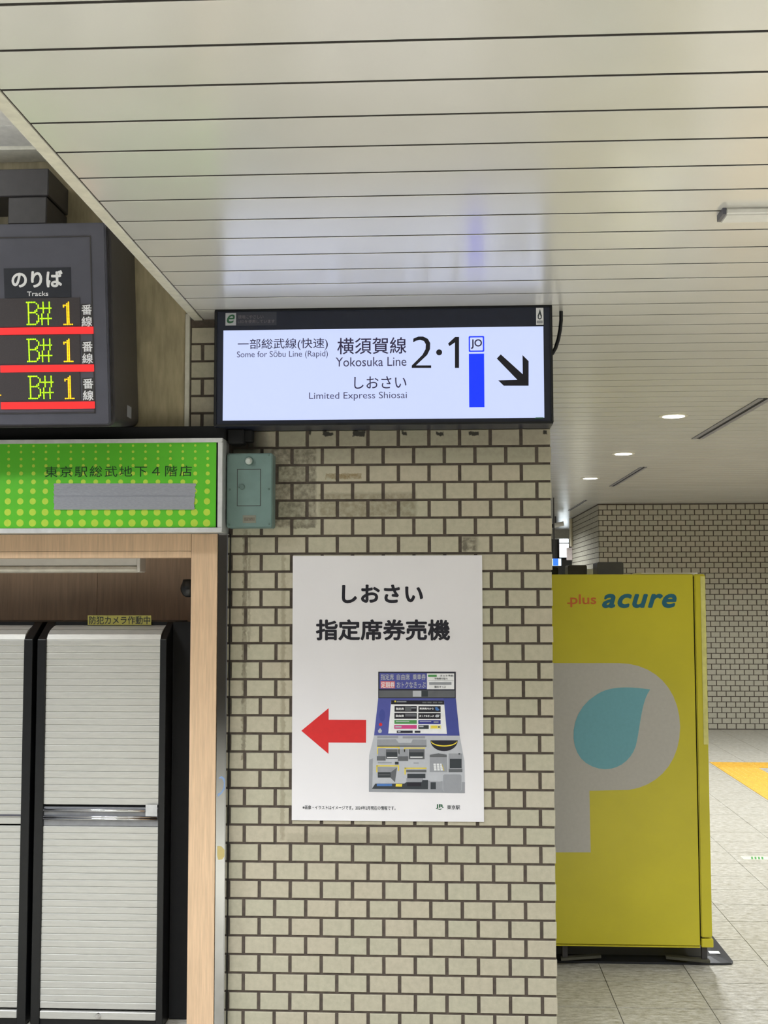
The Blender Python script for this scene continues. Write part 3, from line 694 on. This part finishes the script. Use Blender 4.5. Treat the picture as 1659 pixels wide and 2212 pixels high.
# rating label on the housing's flank
xs_ = ba1+.0125
lab = MB(); FX = Fr((xs_, -.43, OB[1]), (0, 1, 0), (0, 0, 1), (1, 0, 0))
q = FX.px(*zd(965, 1930))
lab.add([(xs_, -.43+q[0]-.03, OB[1]+q[1]-.025), (xs_, -.43+q[0]+.03, OB[1]+q[1]-.025), (xs_, -.43+q[0]+.03, OB[1]+q[1]+.02), (xs_, -.43+q[0]-.03, OB[1]+q[1]+.02)], [[0, 1, 2, 3]])
lab.build('rating_label', K['grey'], bo)
# mounting post of the board
FM = FY(-.24)
a0, a1, b0, b1 = pxbox(FM, -160, 366, 104, 486)
mp_ = empty('board_mount', FM.W(a0, b0, -.1), 'dark brown-grey steel mounting box above the departure board', 'mount')
zm = FM.px(50, 424)[1]
MB().fbox(FM, a0, a1, zm, b1, -.235, 0).build('upper_box', M_DARK2, mp_, bevel=.004)
MB().fbox(FM, FM.px(18, 450)[0], a1-.004, b0+.0, zm-.004, -.235, .004).build('lower_box', M_DARK2, mp_, bevel=.004)

# ---- green shop sign
YG = -.15; FG = FY(YG)
def z2(x, y): return x*.30139, 920+y*.30145
def b2(x0, y0, x1, y1): return pxbox(FG, *(z2(x0, y0)+z2(x1, y1)))
_, ga1, gb0, gb1 = b2(0, 93, 1592, 766); ga0 = -1.9
gs = empty('shop_sign', ((ga0+ga1)/2, -.07, gb0), 'green shop sign with lime dots and grey tape in a pale frame', 'sign')
_, gp1, gq0, gq1 = b2(0, 122, 1560, 732)
MB().fbox(FG, ga0, ga1, gb0, gb1, -.14, -.012).build('housing', mat('sign_side', srgb(170, 172, 172), .4), gs)
fr = MB(); fr.fbox(FG, ga0, ga1, gq1, gb1, -.012, 0).fbox(FG, ga0, ga1, gb0, gq0, -.012, 0).fbox(FG, gp1, ga1, gq0, gq1, -.012, 0); fr.build('frame', M_FRAME, gs, bevel=.001)
_, gx, _, _ = b2(0, 122, 1546, 732)
gpn = MB().fbox(FG, ga0, gx, gq0, gq1, -.012, -.006).build('green_panel', M_GREEN, gs)
MB().fbox(FG, gx, gp1, gq0, gq1, -.012, -.010).build('panel_gap', M_VBLACK, gs)
dm = MB()
for yy, rr in zip((143, 187, 237, 286, 340, 400, 467, 540, 618, 695), (9, 10, 11, 12, 15, 18, 21, 24, 26, 27.5)):
    for i in range(-19, 17):
        x = (58 if yy < 420 else 54-(yy-420)*.014)+i*89.3
        c = FG.px(*z2(x, yy+ (0 if yy > 300 else -i*.3))); dm.disc(FG, c[0], c[1], rr*.30139/571*.985, -.0054, 16)
dm.build('dot_pattern', M_LIME, gpn, kind='stuff')
text('lettering', '東京駅総武地下４階店', FG, z2(320, 286)+z2(1374, 364), -.0047, K['dkgreen'], gpn, spacing=1.2)
for y0, y1, x0, x1 in ((412, 509, 384, 1398), (505, 600, 386, 1390)):
    tp = []
    n = 14
    for i in range(n+1): tp.append((x0+random.uniform(-5, 5), y0+(y1-y0)*i/n))
    for i in range(n+1): tp.append((x1+random.uniform(-6, 6), y1-(y1-y0)*i/n))
    MB().prism(FG, [FG.px(*z2(*p)) for p in tp], -.006, -.0042 if y0 < 500 else -.0015).build('grey_tape', M_TAPE, gs)
# black block in place of the shaded gap between the board and the shop sign
FBm = FY(-.10); a0, a1, b0, b1 = pxbox(FBm, -900, 926, 486, 952)
MB().fbox(FBm, ga0, a1, gb1+.001, b1, -.10, 0).build('gap_shade_beam', M_VBLACK, bevel=.003, label='matt black beam standing in for the shaded gap above the green shop sign', cat='beam')
# ---- pale wood surround and steel strip
YW = -.06; FW = FY(YW)
pa0, pa1 = FW.px(413, 1205)[0], FW.px(469.8, 1190)[0]; ztop = gb0-.001
zh0 = FW.px(200, 1205)[1]; zh1 = FW.px(200, 1191.5)[1]
ws = empty('wood_surround', ((pa0-1.9)/2, 0, 0), 'pale wood surround of the locker alcove with header and post', 'surround')
MB().fbox(FW, pa0, pa1, 0, ztop, -.10, 0).build('post', M_WOOD, ws, bevel=.0015)
MB().fbox(FW, ga0, pa0-.001, zh1+.001, ztop, -.10, -.001).build('header_board', M_WOOD, ws)
MB().fbox(FW, ga0, pa0-.001, zh0, zh1, -.10, -.0005).build('header_edge', M_WOOD, ws)
ma1 = FW.px(492.3, 1190)[0]
sp_ = empty('steel_strip', ((pa1+ma1)/2, YW, 0), 'scuffed stainless steel strip between the wood post and the bricks', 'strip')
MB().fbox(FW, pa1+.003, ma1-.004, 0, ztop, -.05, 0).build('face', M_STEEL, sp_)
MB().fbox(FW, ma1-.004, ma1, 0, ztop, -.05, .002).build('edge', M_STEEL, sp_, bevel=.001)
mk = MB()
def zs(x, y): return 470+x*.25407, 1650+y*.25407
mk.poly(FW, [FW.px(*zs(x, y)) for x, y in [(0, 255), (28, 240), (50, 205), (54, 160), (40, 128), (18, 122), (14, 140), (10, 118), (34, 102), (58, 120), (68, 160), (62, 215), (34, 255), (2, 280)]], .0008)
mk.build('blue_mark', ink('blue_smear', 128, 150, 186), sp_)
mk = MB(); mk.poly(FW, [FW.px(*zs(x, y)) for x, y in [(-2, 698), (30, 700), (58, 730), (62, 780), (40, 812), (6, 815), (-4, 780)]], .0008); mk.build('tape_residue', ink('residue', 186, 168, 108), sp_)
cg = MB().box(ma1+.0005, -.0005, -.02, .05, 0, gb0+.0); cg.build('trim_4', M_VBLACK, kind='structure')
# ---- inside of the alcove
wi = empty('wall_alcove', (-1, .6, 0), kind='structure')
xsm = FY(.55).px(210, 1270)[0]
MB().box(-1.9, xsm-.001, .55, .60, 0, 2.4).build('panel', M_BROWN, wi); MB().box(xsm+.001, pa0+.25, .55, .60, 0, 2.4).build('panel', M_BROWN, wi)
MB().box(pa1-.012, pa1+.03, .05, .60, 0, 2.2).build('side_panel', M_BROWN, wi)
MB().box(-1.9, pa1-.014, .045, .545, zh0+.10, zh0+.14).build('soffit', M_BROWN, wi)
# light fitting under the header
FL = FY(.12)
def bL(x0, y0, x1, y1): return pxbox(FL, x0, y0, x1, y1)
_, l1, lb0, lb1 = bL(0, 1207, 303, 1237); lm = FL.px(200, 1222.5)[1]; l1b = FL.px(296, 1220)[0]
lf = empty('light_fitting', FL.W(-.8, lb0, -.03), 'unlit white tube light fitting under the wooden header', 'light')
MB().fbox(FL, -1.7, l1b, lm+.001, zh0+.098, -.09, 0).build('housing', M_WHITE, lf, bevel=.003)
lc = MB()
prof = [(0, lm), (0.006, lm-.004), (.008, (lm+lb0)/2), (.0, lb0+.004), (-.02, lb0), (-.07, lb0), (-.088, lb0+.006), (-.09, lm)]
n = len(prof); lc.add([FL.W(-1.7, b, c) for c, b in prof]+[FL.W(l1b, b, c) for c, b in prof], [[i, (i+1) % n, n+(i+1) % n, n+i] for i in range(n)]+[list(range(n)), list(range(2*n-1, n-1, -1))])
lc.build('diffuser', mat('opal_diffuser', srgb(214, 210, 198), .3), lf)
MB().prism(FL, rrect(l1b, l1, lb0+.001, zh0+.09, .006), -.088, .004).build('end_cap', M_WHITE, lf, bevel=.002)
# dome camera on the post
FCm = FY(.12); c = FCm.px(409, 1271)
dc = empty('dome_camera', FCm.W(c[0], c[1]-.04), 'small black dome camera on the inner face of the wood post', 'camera')
MB().lathe(FCm.W(c[0], c[1], 0), [(.0, -.036), (.014, -.035), (.026, -.027), (.034, -.012), (.036, 0), (.034, .012), (.028, .024), (.026, .036), (.0, .037)], 24).build('dome', M_BLACK, dc, smooth=True)
MB().box(c[0], pa0+.012, .10, .14, c[1]-.008, c[1]+.008).build('bracket', M_BLACK, dc)

# ---- lockers with roller shutters
YL = .15; FK = FY(YL); RUN = .117
def locker(xa, xs0, xs1, xb, label, handle):
    a0, s0, s1, a1 = (FK.px(x, 1506)[0] for x in (xa, xs0, xs1, xb))
    zc = FK.px(250, 1381.5)[1]; zt = FY(YL+RUN).px(250, 1343)[1]
    zb = FK.px(200, 2187)[1]; zb2 = FK.px(200, 2206)[1]
    L = empty('locker', ((a0+a1)/2, YL+.2, 0), label, 'locker', 'black lockers with roller shutters')
    prof = [(YL, 0), (YL, zc), (YL+RUN, zt), (YL+.38, zt), (YL+.38, 0)]
    FXs = lambda x: Fr((x, 0, 0), (0, 1, 0), (0, 0, 1), (-1, 0, 0))
    for nm, x0, x1 in (('side_frame', a0, s0), ('side_frame', s1, a1)):
        m = MB(); n = len(prof); m.add([(x0, y, z) for y, z in prof]+[(x1, y, z) for y, z in prof], [[i, n+i, n+(i+1) % n, (i+1) % n] for i in range(n)]+[list(range(n)), list(range(2*n-1, n-1, -1))])
        m.build(nm, M_BLACK, L, bevel=.002)
    MB().box(s0, s1, YL+RUN-.004, YL+.38, zt-.02, zt).build('top', M_BLACK, L)
    MB().box(s0, s1, YL+.012, YL+.37, 0, zb2).build('base', M_BLACK, L)
    MB().box(s0, s1, YL+.035, YL+.045, zb2, zc).build('shutter_backing', M_DARK2, L)
    w = s1-s0-.002; pitch = .02668
    def slat_mesh(h):
        pr = [(.010, 0), (.0025, .0002), (.0012, .001), (.0004, .004), (0, h-.005), (.0006, h-.0015), (.0018, h-.0004), (.010, h)]
        me = bpy.data.meshes.new('slat'); n = len(pr)
        me.from_pydata([(-w/2, y, z) for y, z in pr]+[(w/2, y, z) for y, z in pr], [], [[i, i+1, n+i+1, n+i][::-1] for i in range(n-1)]+[list(range(n)), list(range(2*n-1, n-1, -1))])
        me.materials.append(M_SLAT); return me
    sm = slat_mesh(pitch-.0003)
    zmid1, zmid0 = FK.px(200, 1747)[1], FK.px(200, 1786)[1]
    z = zc-pitch
    while z > (zmid1 if handle else zmid0+.004)-.004: put('slat', sm, L, ((s0+s1)/2, YL+.008, z)); z -= pitch
    z = zmid0-pitch
    while z > zb-.006: put('slat', sm, L, ((s0+s1)/2, YL+.008, z)); z -= pitch
    # curved top of the shutter: two broad strips that bend backwards
    zs_ = zt-.014
    pts = [(YL+.008, zc), (YL+.020, zc+.020), (YL+.048, zc+.037), (YL+.052, zc+.0385), (YL+RUN-.03, zs_-.006), (YL+RUN-.004, zs_)]
    for q in ((0, 3), (3, 6)):
        m = MB(); P = pts[q[0]:q[1]]; n = len(P)
        m.add([(s0+.001, y, z) for y, z in P]+[(s1-.001, y, z) for y, z in P]+[(s0+.001, y+.006, z-.006) for y, z in P]+[(s1-.001, y+.006, z-.006) for y, z in P],
              [[i, n+i, n+i+1, i+1] for i in range(n-1)]+[[2*n+i, 2*n+i+1, 3*n+i+1, 3*n+i] for i in range(n-1)]+[[i, i+1, 2*n+i+1, 2*n+i] for i in range(n-1)]+[[n+i, 3*n+i, 3*n+i+1, n+i+1] for i in range(n-1)]+[[0, 2*n, 3*n, n], [n-1, 2*n-1, 4*n-1, 3*n-1]])
        m.build('top_slat', M_SLAT, L)
    br = MB().box(s0+.001, s1-.001, YL+.004, YL+.03, zb2+.004, zb).build('bottom_rail', M_SLAT, L, bevel=.002)
    lk = FK.px(212, 2194) if handle else ((s0+s1)/2, (zb+zb2)/2)
    MB().cyl(FK, lk[0], lk[1], .0105, -.004, .006, 20, .010).cyl(FK, lk[0], lk[1], .004, .006, .0075, 12).build('lock', M_CHROME, br)
    if handle:
        hr = MB().box(s0+.001, s1-.001, YL+.012, YL+.03, zmid0+.001, zmid1+.004).build('middle_rail', mat('rail_grey', srgb(150, 151, 155), .4, metal=.4), L)
        for y, r in ((1751, .0055), (1765, .0042), (1769.5, .0042)):
            zz = FK.px(200, y)[1]; MB().tube([(s0+.002, YL+.004, zz), (s1-.002, YL+.004, zz)], r, 12).build('chrome_bar', M_CHROME, hr, smooth=True)
        t0, t1_, t2_, t3 = pxbox(FK, 315, 1738, 340, 1763)
        MB().fbox(FK, t0, t1_, t2_, t3, .003, .004).build('clear_tape', mat('clear_tape', srgb(205, 206, 206), .15), hr)
    else:
        MB().box(s0+.001, s1-.001, YL+.006, YL+.02, FK.px(20, 1764)[1], FK.px(20, 1760)[1]).build('seam', M_DARK, L)
    return a0, a1, zt
a0_, a1_, zt_ = locker(78.3, 96.9, 344.3, 358.7, 'black locker with a closed grey shutter and chrome bars across its middle', True)
locker(-212, -198, 49.5, 68, 'black locker with a closed grey shutter, cut by the picture edge', False)
MB().box(a1_+.002, pa1-.016, YL+.10, YL+.14, 0, zt_).build('gap_shade_panel', M_VBLACK, label='black panel standing in for the shaded gap between the lockers and the wood post', cat='panel')  # black sheet painted in for the unlit gap beside the lockers
FYl = FY(YL+RUN-.012); a0, a1, b0, b1 = pxbox(FYl, 190, 1329.5, 327, 1350)
lb = MB().fbox(FYl, a0, a1, b0, b1, 0, .003).build('warning_label', ink('label_yellow', 190, 184, 96), label='narrow yellow label with black lettering on top of a locker', cat='label')
text('lettering', '防犯カメラ作動中', FYl, (193, 1331, 325, 1348.5), .0036, K['slate'], lb, bold=.012)

# ================================================================ the vending machine
YM = .95; FMc = FY(YM)
xr = FMc.px(1531, 1640)[0]; xseam = FMc.px(1506, 1640)[0]; xl = xr-1.08
zm1 = FMc.px(1400, 1240.5)[1]; zm0 = FMc.px(1400, 2042)[1]
vm = empty('vending_machine', ((xl+xr)/2, YM+.45, 0), 'yellow drinks vending machine seen from its side behind the brick pillar', 'vending machine')
MB().box(xl, xseam-.003, YM, YM+.98, zm0, zm1).build('cabinet', M_YEL, vm, bevel=.003)
MB().box(xseam-.004, xseam+.02, YM+.012, YM+.96, zm0+.02, zm1-.01).build('door_seam', M_VBLACK, vm)
zc0 = FMc.px(1520, 2027)[1]
dr = MB().box(xseam+.003, xr, YM, YM+.98, zc0+.003, zm1).build('front_door', M_YEL, vm, bevel=.004, seg=2)
zpe = FMc.px(1520, 1610)[1]; xe = FMc.px(1514, 1400)[0]
MB().box(xe, xr+.001, YM-.002, YM+.02, zpe, zm1-.006).build('window_glow_edge', M_YELP, dr, bevel=.004, seg=2)  # paler yellow paints the window's glow along the door edge
MB().box(xseam+.003, xr+.004, YM-.003, YM+.95, zm0-.006, zc0-.003).build('corner_cap', M_YEL, vm, bevel=.003)
MB().box(xl+.004, xseam-.004, YM-.001, YM+.01, zm0-.008, zm0-.003).build('bottom_lip', M_YEL, vm)
CM = .0008
def zv(x, y): return 1190+x*.30278, 1230+y*.30289
def pv(pts): return [FMc.px(*zv(x, y)) for x, y in pts]
def bez(p0, p1, p2, p3, n=10):
    return [tuple((1-t)**3*p0[i]+3*(1-t)**2*t*p1[i]+3*(1-t)*t*t*p2[i]+t**3*p3[i] for i in (0, 1)) for t in [k/n for k in range(n)]]
Pp = [(-230, 668)]+bez((480, 668), (740, 668), (918, 850), (922, 1125))+bez((922, 1125), (920, 1400), (740, 1578), (480, 1578))+[(275, 1578), (284, 2018), (-230, 2018)]
MB().prism(FMc, pv(Pp), 0, CM).build('letter_p', K['pgrey'], vm)
Dp = bez((708, 856), (560, 835), (420, 830), (330, 890))+bez((330, 890), (120, 1010), (120, 1290), (250, 1380))+bez((250, 1380), (400, 1480), (560, 1400), (605, 1260))+bez((605, 1260), (640, 1120), (640, 950), (708, 856))
MB().prism(FMc, pv(Dp), CM, 2*CM).build('drop_emblem', K['cyan'], vm)
text('lettering', 'plus', FMc, zv(138, 178)+zv(324, 270), CM, K['orange'], vm, bold=.014)
MB().prism(FMc, pv([(116, 236), (150, 236), (150, 246), (116, 246)]), 0, CM).build('plus_stroke', K['orange'], vm)
text('lettering', 'acure', FMc, zv(364, 174)+zv(898, 276), CM, K['teal'], vm, bold=.03, shear=.28, spacing=1.08)
for nm, x in (('leg', 1525), ('leg', 1222)):
    xx = FMc.px(x, 2050)[0]
    for y in (YM+.04, YM+.88):
        lg = MB().box(xx-.012, xx+.012, y-.012, y+.012, .03, zm0).build('leg', M_DARK2, vm)
        sgn = -1 if x > 1400 else 1
        m = MB(); m.add([(xx+.02*(-sgn), y-.03, .028), (xx+.02*(-sgn), y+.0, .028), (xx+.17*sgn, y+.05, .028), (xx+.17*sgn, y+.02, .028), (xx+.02*(-sgn), y-.03, .040), (xx+.02*(-sgn), y+.0, .040), (xx+.17*sgn, y+.05, .040), (xx+.17*sgn, y+.02, .040)], [[4, 5, 6, 7], [0, 1, 5, 4], [1, 2, 6, 5], [2, 3, 7, 6], [3, 0, 4, 7], [3, 2, 1, 0]])
        m.build('foot_plate', mat('foot_metal', srgb(84, 82, 70), .5, metal=.3), lg)
# black base mat
bmx1 = flo(1581, 2078)[0]; bmy0 = flo(1400, 2083)[1]
pts = [(xl-.05, bmy0), (bmx1-.06, bmy0), (bmx1-.012, bmy0+.008), (bmx1, bmy0+.03), (bmx1-.005, YM+1.05), (xl-.05, YM+1.05)]
mt = MB(); n = len(pts); cxm, cym = (xl+bmx1)/2, YM+.4
ins = [(xl-.05, bmy0+.05), (bmx1-.10, bmy0+.05), (bmx1-.075, bmy0+.055), (bmx1-.07, bmy0+.07), (bmx1-.075, YM+1.0), (xl-.05, YM+1.0)]
mt.add([(x, y, 0.0005) for x, y in pts]+[(x, y, .010) for x, y in pts]+[(x, y, .026) for x, y in ins],
       [[i, (i+1) % n, n+(i+1) % n, n+i] for i in range(n)]+[[n+i, n+(i+1) % n, 2*n+(i+1) % n, 2*n+i] for i in range(n)]+[list(range(2*n, 3*n)), list(range(n-1, -1, -1))])
bmat = mt.build('base_mat', mat('black_rubber', srgb(36, 37, 42), .35), label='low black base plate under the yellow vending machine', cat='base')
fs_ = flo(1545, 2057, .027); 
MB().box(fs_[0]-.03, fs_[0]+.02, fs_[1]-.02, fs_[1]+.02, .0262, .0272).build('paper_tag', K['white'], label='small white tag lying on the black base plate', cat='tag')
# odds and ends on top of the machine
def topbox(name, x0, y0, x1, Y, dep, m, label, cat, r=.01):
    F = FY(Y); a0, a1, _, b1 = pxbox(F, x0, y0, x1, 1240); rr = min(r, (b1-zm1)/2.2)
    return MB().prism(F, rrect(a0, a1, zm1, b1, rr), -dep, 0).build(name, m, bevel=.002, label=label, cat=cat)
topbox('plastic_box', 1227, 1220.5, 1268, 1.35, .14, M_DARK2, 'small dark grey box on the vending machine, nearer the pillar', 'box')
topbox('plastic_box', 1290, 1214, 1347, 1.25, .16, M_DARK, 'larger dark grey rounded box standing on the yellow vending machine', 'box')
topbox('plastic_box', 1180, 1225, 1206, 1.3, .1, M_VBLACK, 'black box on the vending machine, half hidden by the pillar', 'box')
topbox('paper_card', 1268.5, 1229, 1282, 1.45, .01, K['white'], 'small white card between the two grey boxes on the machine', 'card', .001)
F = FY(1.2); a0, a1, _, b1 = pxbox(F, 1385, 1236.3, 1507, 1240)
MB().fbox(F, a0, a1, zm1+.0045, zm1+.011, -.25, 0).fbox(F, a0+.01, a1-.02, zm1+.0003, zm1+.0045, -.24, -.01).build('metal_tray', M_WHITE, label='flat pale metal tray on top of the vending machine', cat='tray')

# ================================================================ floor mark, ceiling fittings, far end
fa, fb_ = flo(1607, 1857); fc_, fd_ = flo(1612, 1850)
fm_ = empty('floor_marker', (fa+.15, (fb_+fd_)/2, 0), 'pale luminous strip with a green mark stuck on the floor tiles', 'floor sticker')
MB().box(fa, fa+.36, fb_, fd_, .0002, .0012).build('strip', ink('pale_luminous', 214, 216, 188), fm_)
mk = MB()
for i in range(4): mk.poly(FZ(.0014), [(fa+.05+i*.022, fb_+.010), (fa+.062+i*.022, fb_+.010), (fa+.078+i*.022, fd_-.010), (fa+.066+i*.022, fd_-.010)], 0)
mk.build('green_mark', K['green'], fm_)
# downlights
for i, (px, py) in enumerate(((1455, 898.5), (1346.5, 980), (1275, 1033))):
    x, y = flo(px, py, CEIL)
    x = 2.27+0*x if False else x
    lab = ('recessed round ceiling downlight nearest the camera', 'middle one of the three round ceiling downlights in a row', 'farthest one of the three round ceiling downlights in a row')[i]
    dl = empty('downlight', (x, y, CEIL), lab, 'light', 'recessed round downlights')
    MB().lathe((x, y, CEIL), [(.088, -.004), (.092, -.002), (.092, .006), (.07, .006)][::1], 28).build('ring', M_TRIM, dl)
    MB().lathe((x, y, CEIL-.0055), [(.0, 0), (.068, 0), (.068, .001), (.0, .001)], 28).build('lens', M_LAMP, dl)
    area('downlight_lamp', (x, y, CEIL-.008), .13, .13, 38, (.94, .97, 1), 160, shape='DISK')
# slot diffusers
def slot(p0, p1, p2, p3, label):
    (xa, ya), (xb, yb), (xc, yc), (xd, yd) = (flo(*p, CEIL-.004) for p in (p0, p1, p2, p3))
    x0, x1 = (xa+xc)/2, (xb+xd)/2; y0, y1 = min(ya, yc), max(ya, yc)
    s = empty('air_slot', ((x0+x1)/2, (y0+y1)/2, CEIL), label, 'air vent', 'slot air diffusers')
    w = x1-x0
    for a, b in ((x0, x0+w*.36), (x1-w*.36, x1)): MB().box(a, b, y0, y1, CEIL-.006, CEIL+.004).build('rail', mat('slot_rail', srgb(132, 130, 136), .4), s)
    MB().box(x0+w*.36, x1-w*.36, y0, y1, CEIL-.002, CEIL+.002).build('slot', M_VBLACK, s)
slot((1491.8, 948.5), (1513.5, 948.5), (1640, 861.5), (1675, 861.5), 'long dark slot air vent in the ceiling at the right edge')
slot((1312, 1051), (1325, 1051), (1388, 1009.5), (1402, 1009.5), 'short slot air vent in the ceiling above the far bricks')
slot((1226, 1103), (1231, 1103), (1264, 1081), (1271, 1081), 'farthest slot air vent in the ceiling, beside the far wall')
# surface-mounted fitting near the right edge
Yfa = flo(1600, 447, CEIL)[1]; zf = CEIL-.022; xa = flo(1567, 464, zf)[0]; yb = flo(1600, 482, zf)[1]
cf = empty('ceiling_fitting', (xa+.2, Yfa+.04, zf), 'slim white surface-mounted fitting on the ceiling at the right edge', 'fitting')
MB().box(xa, xa+.45, Yfa, yb, zf, CEIL).build('body', M_WHITE, cf, bevel=.006, seg=3)
MB().box(xa-.006, xa+.004, Yfa+.004, yb-.004, zf+.003, CEIL).build('end_cap', M_DARK, cf)
# far left of the passage: pipe, notice, blue screen
FX2 = Fr((XF-.03, 0, 0), (0, 1, 0), (0, 0, 1), (-1, 0, 0))
q0, q1 = FX2.px(1233, 1123), FX2.px(1233, 1181)
MB().tube([(XF-.03, q0[0], q1[1]), (XF-.03, q0[0], CEIL-.01)], .024).build('conduit_pipe', mat('pipe_cream', srgb(214, 204, 176), .5), smooth=False, label='thin cream conduit pipe on the far receding brick wall', cat='pipe')
FN = FY(YF+2.9); a0, a1, b0, b1 = pxbox(FN, 1224, 1183, 1237, 1210)
MB().fbox(FN, a0, XF-.001, b0, b1, -.02, .0).build('notice_board', mat('notice_pink', srgb(222, 208, 204), .4), bevel=.003, label='pale pink notice plate sticking out from the far receding wall', cat='sign')
FBs = FY(9.0); a0, a1, b0, b1 = pxbox(FBs, 1190, 1206, 1213, 1223)
bs = empty('blue_display', FBs.W((a0+a1)/2, b0), 'small glowing blue hanging sign beyond the pillar corner', 'sign')
MB().fbox(FBs, a0, a1, b0, b1, -.05, -.002).build('case', M_DARK2, bs)
MB().fbox(FBs, a0+.004, a1-.004, b0+.004, b1-.004, -.002, 0).build('face', M_SCREENW, bs)
MB().fbox(FBs, a0+(a1-a0)*.2, a1-(a1-a0)*.3, b0+.006, b1-.004, 0, .001).build('blue_field', M_SCREEN, bs)
MB().tube([FBs.W((a0+a1)/2-.02, b1-.002, -.025), FBs.W((a0+a1)/2-.02, CEIL, -.025)], .008).build('hanger', M_DARK2, bs)
FCc = FY(12.5); c = FCc.px(1200, 1131)
cc_ = empty('surveillance_camera', FCc.W(*c), 'white ceiling camera far beyond the pillar corner', 'camera')
MB().tube([FCc.W(c[0]-.03, c[1]-.03), FCc.W(c[0]+.12, c[1]+.0)], .035, 12).build('body', M_WHITE, cc_)
MB().tube([FCc.W(c[0]+.0, c[1]), FCc.W(c[0]+.0, CEIL)], .012).build('stem', M_DARK2, cc_)
MB().tube([FCc.W(c[0]-.03, c[1]-.03), FCc.W(c[0]-.055, c[1]-.037)], .028, 12).build('lens', M_VBLACK, cc_)
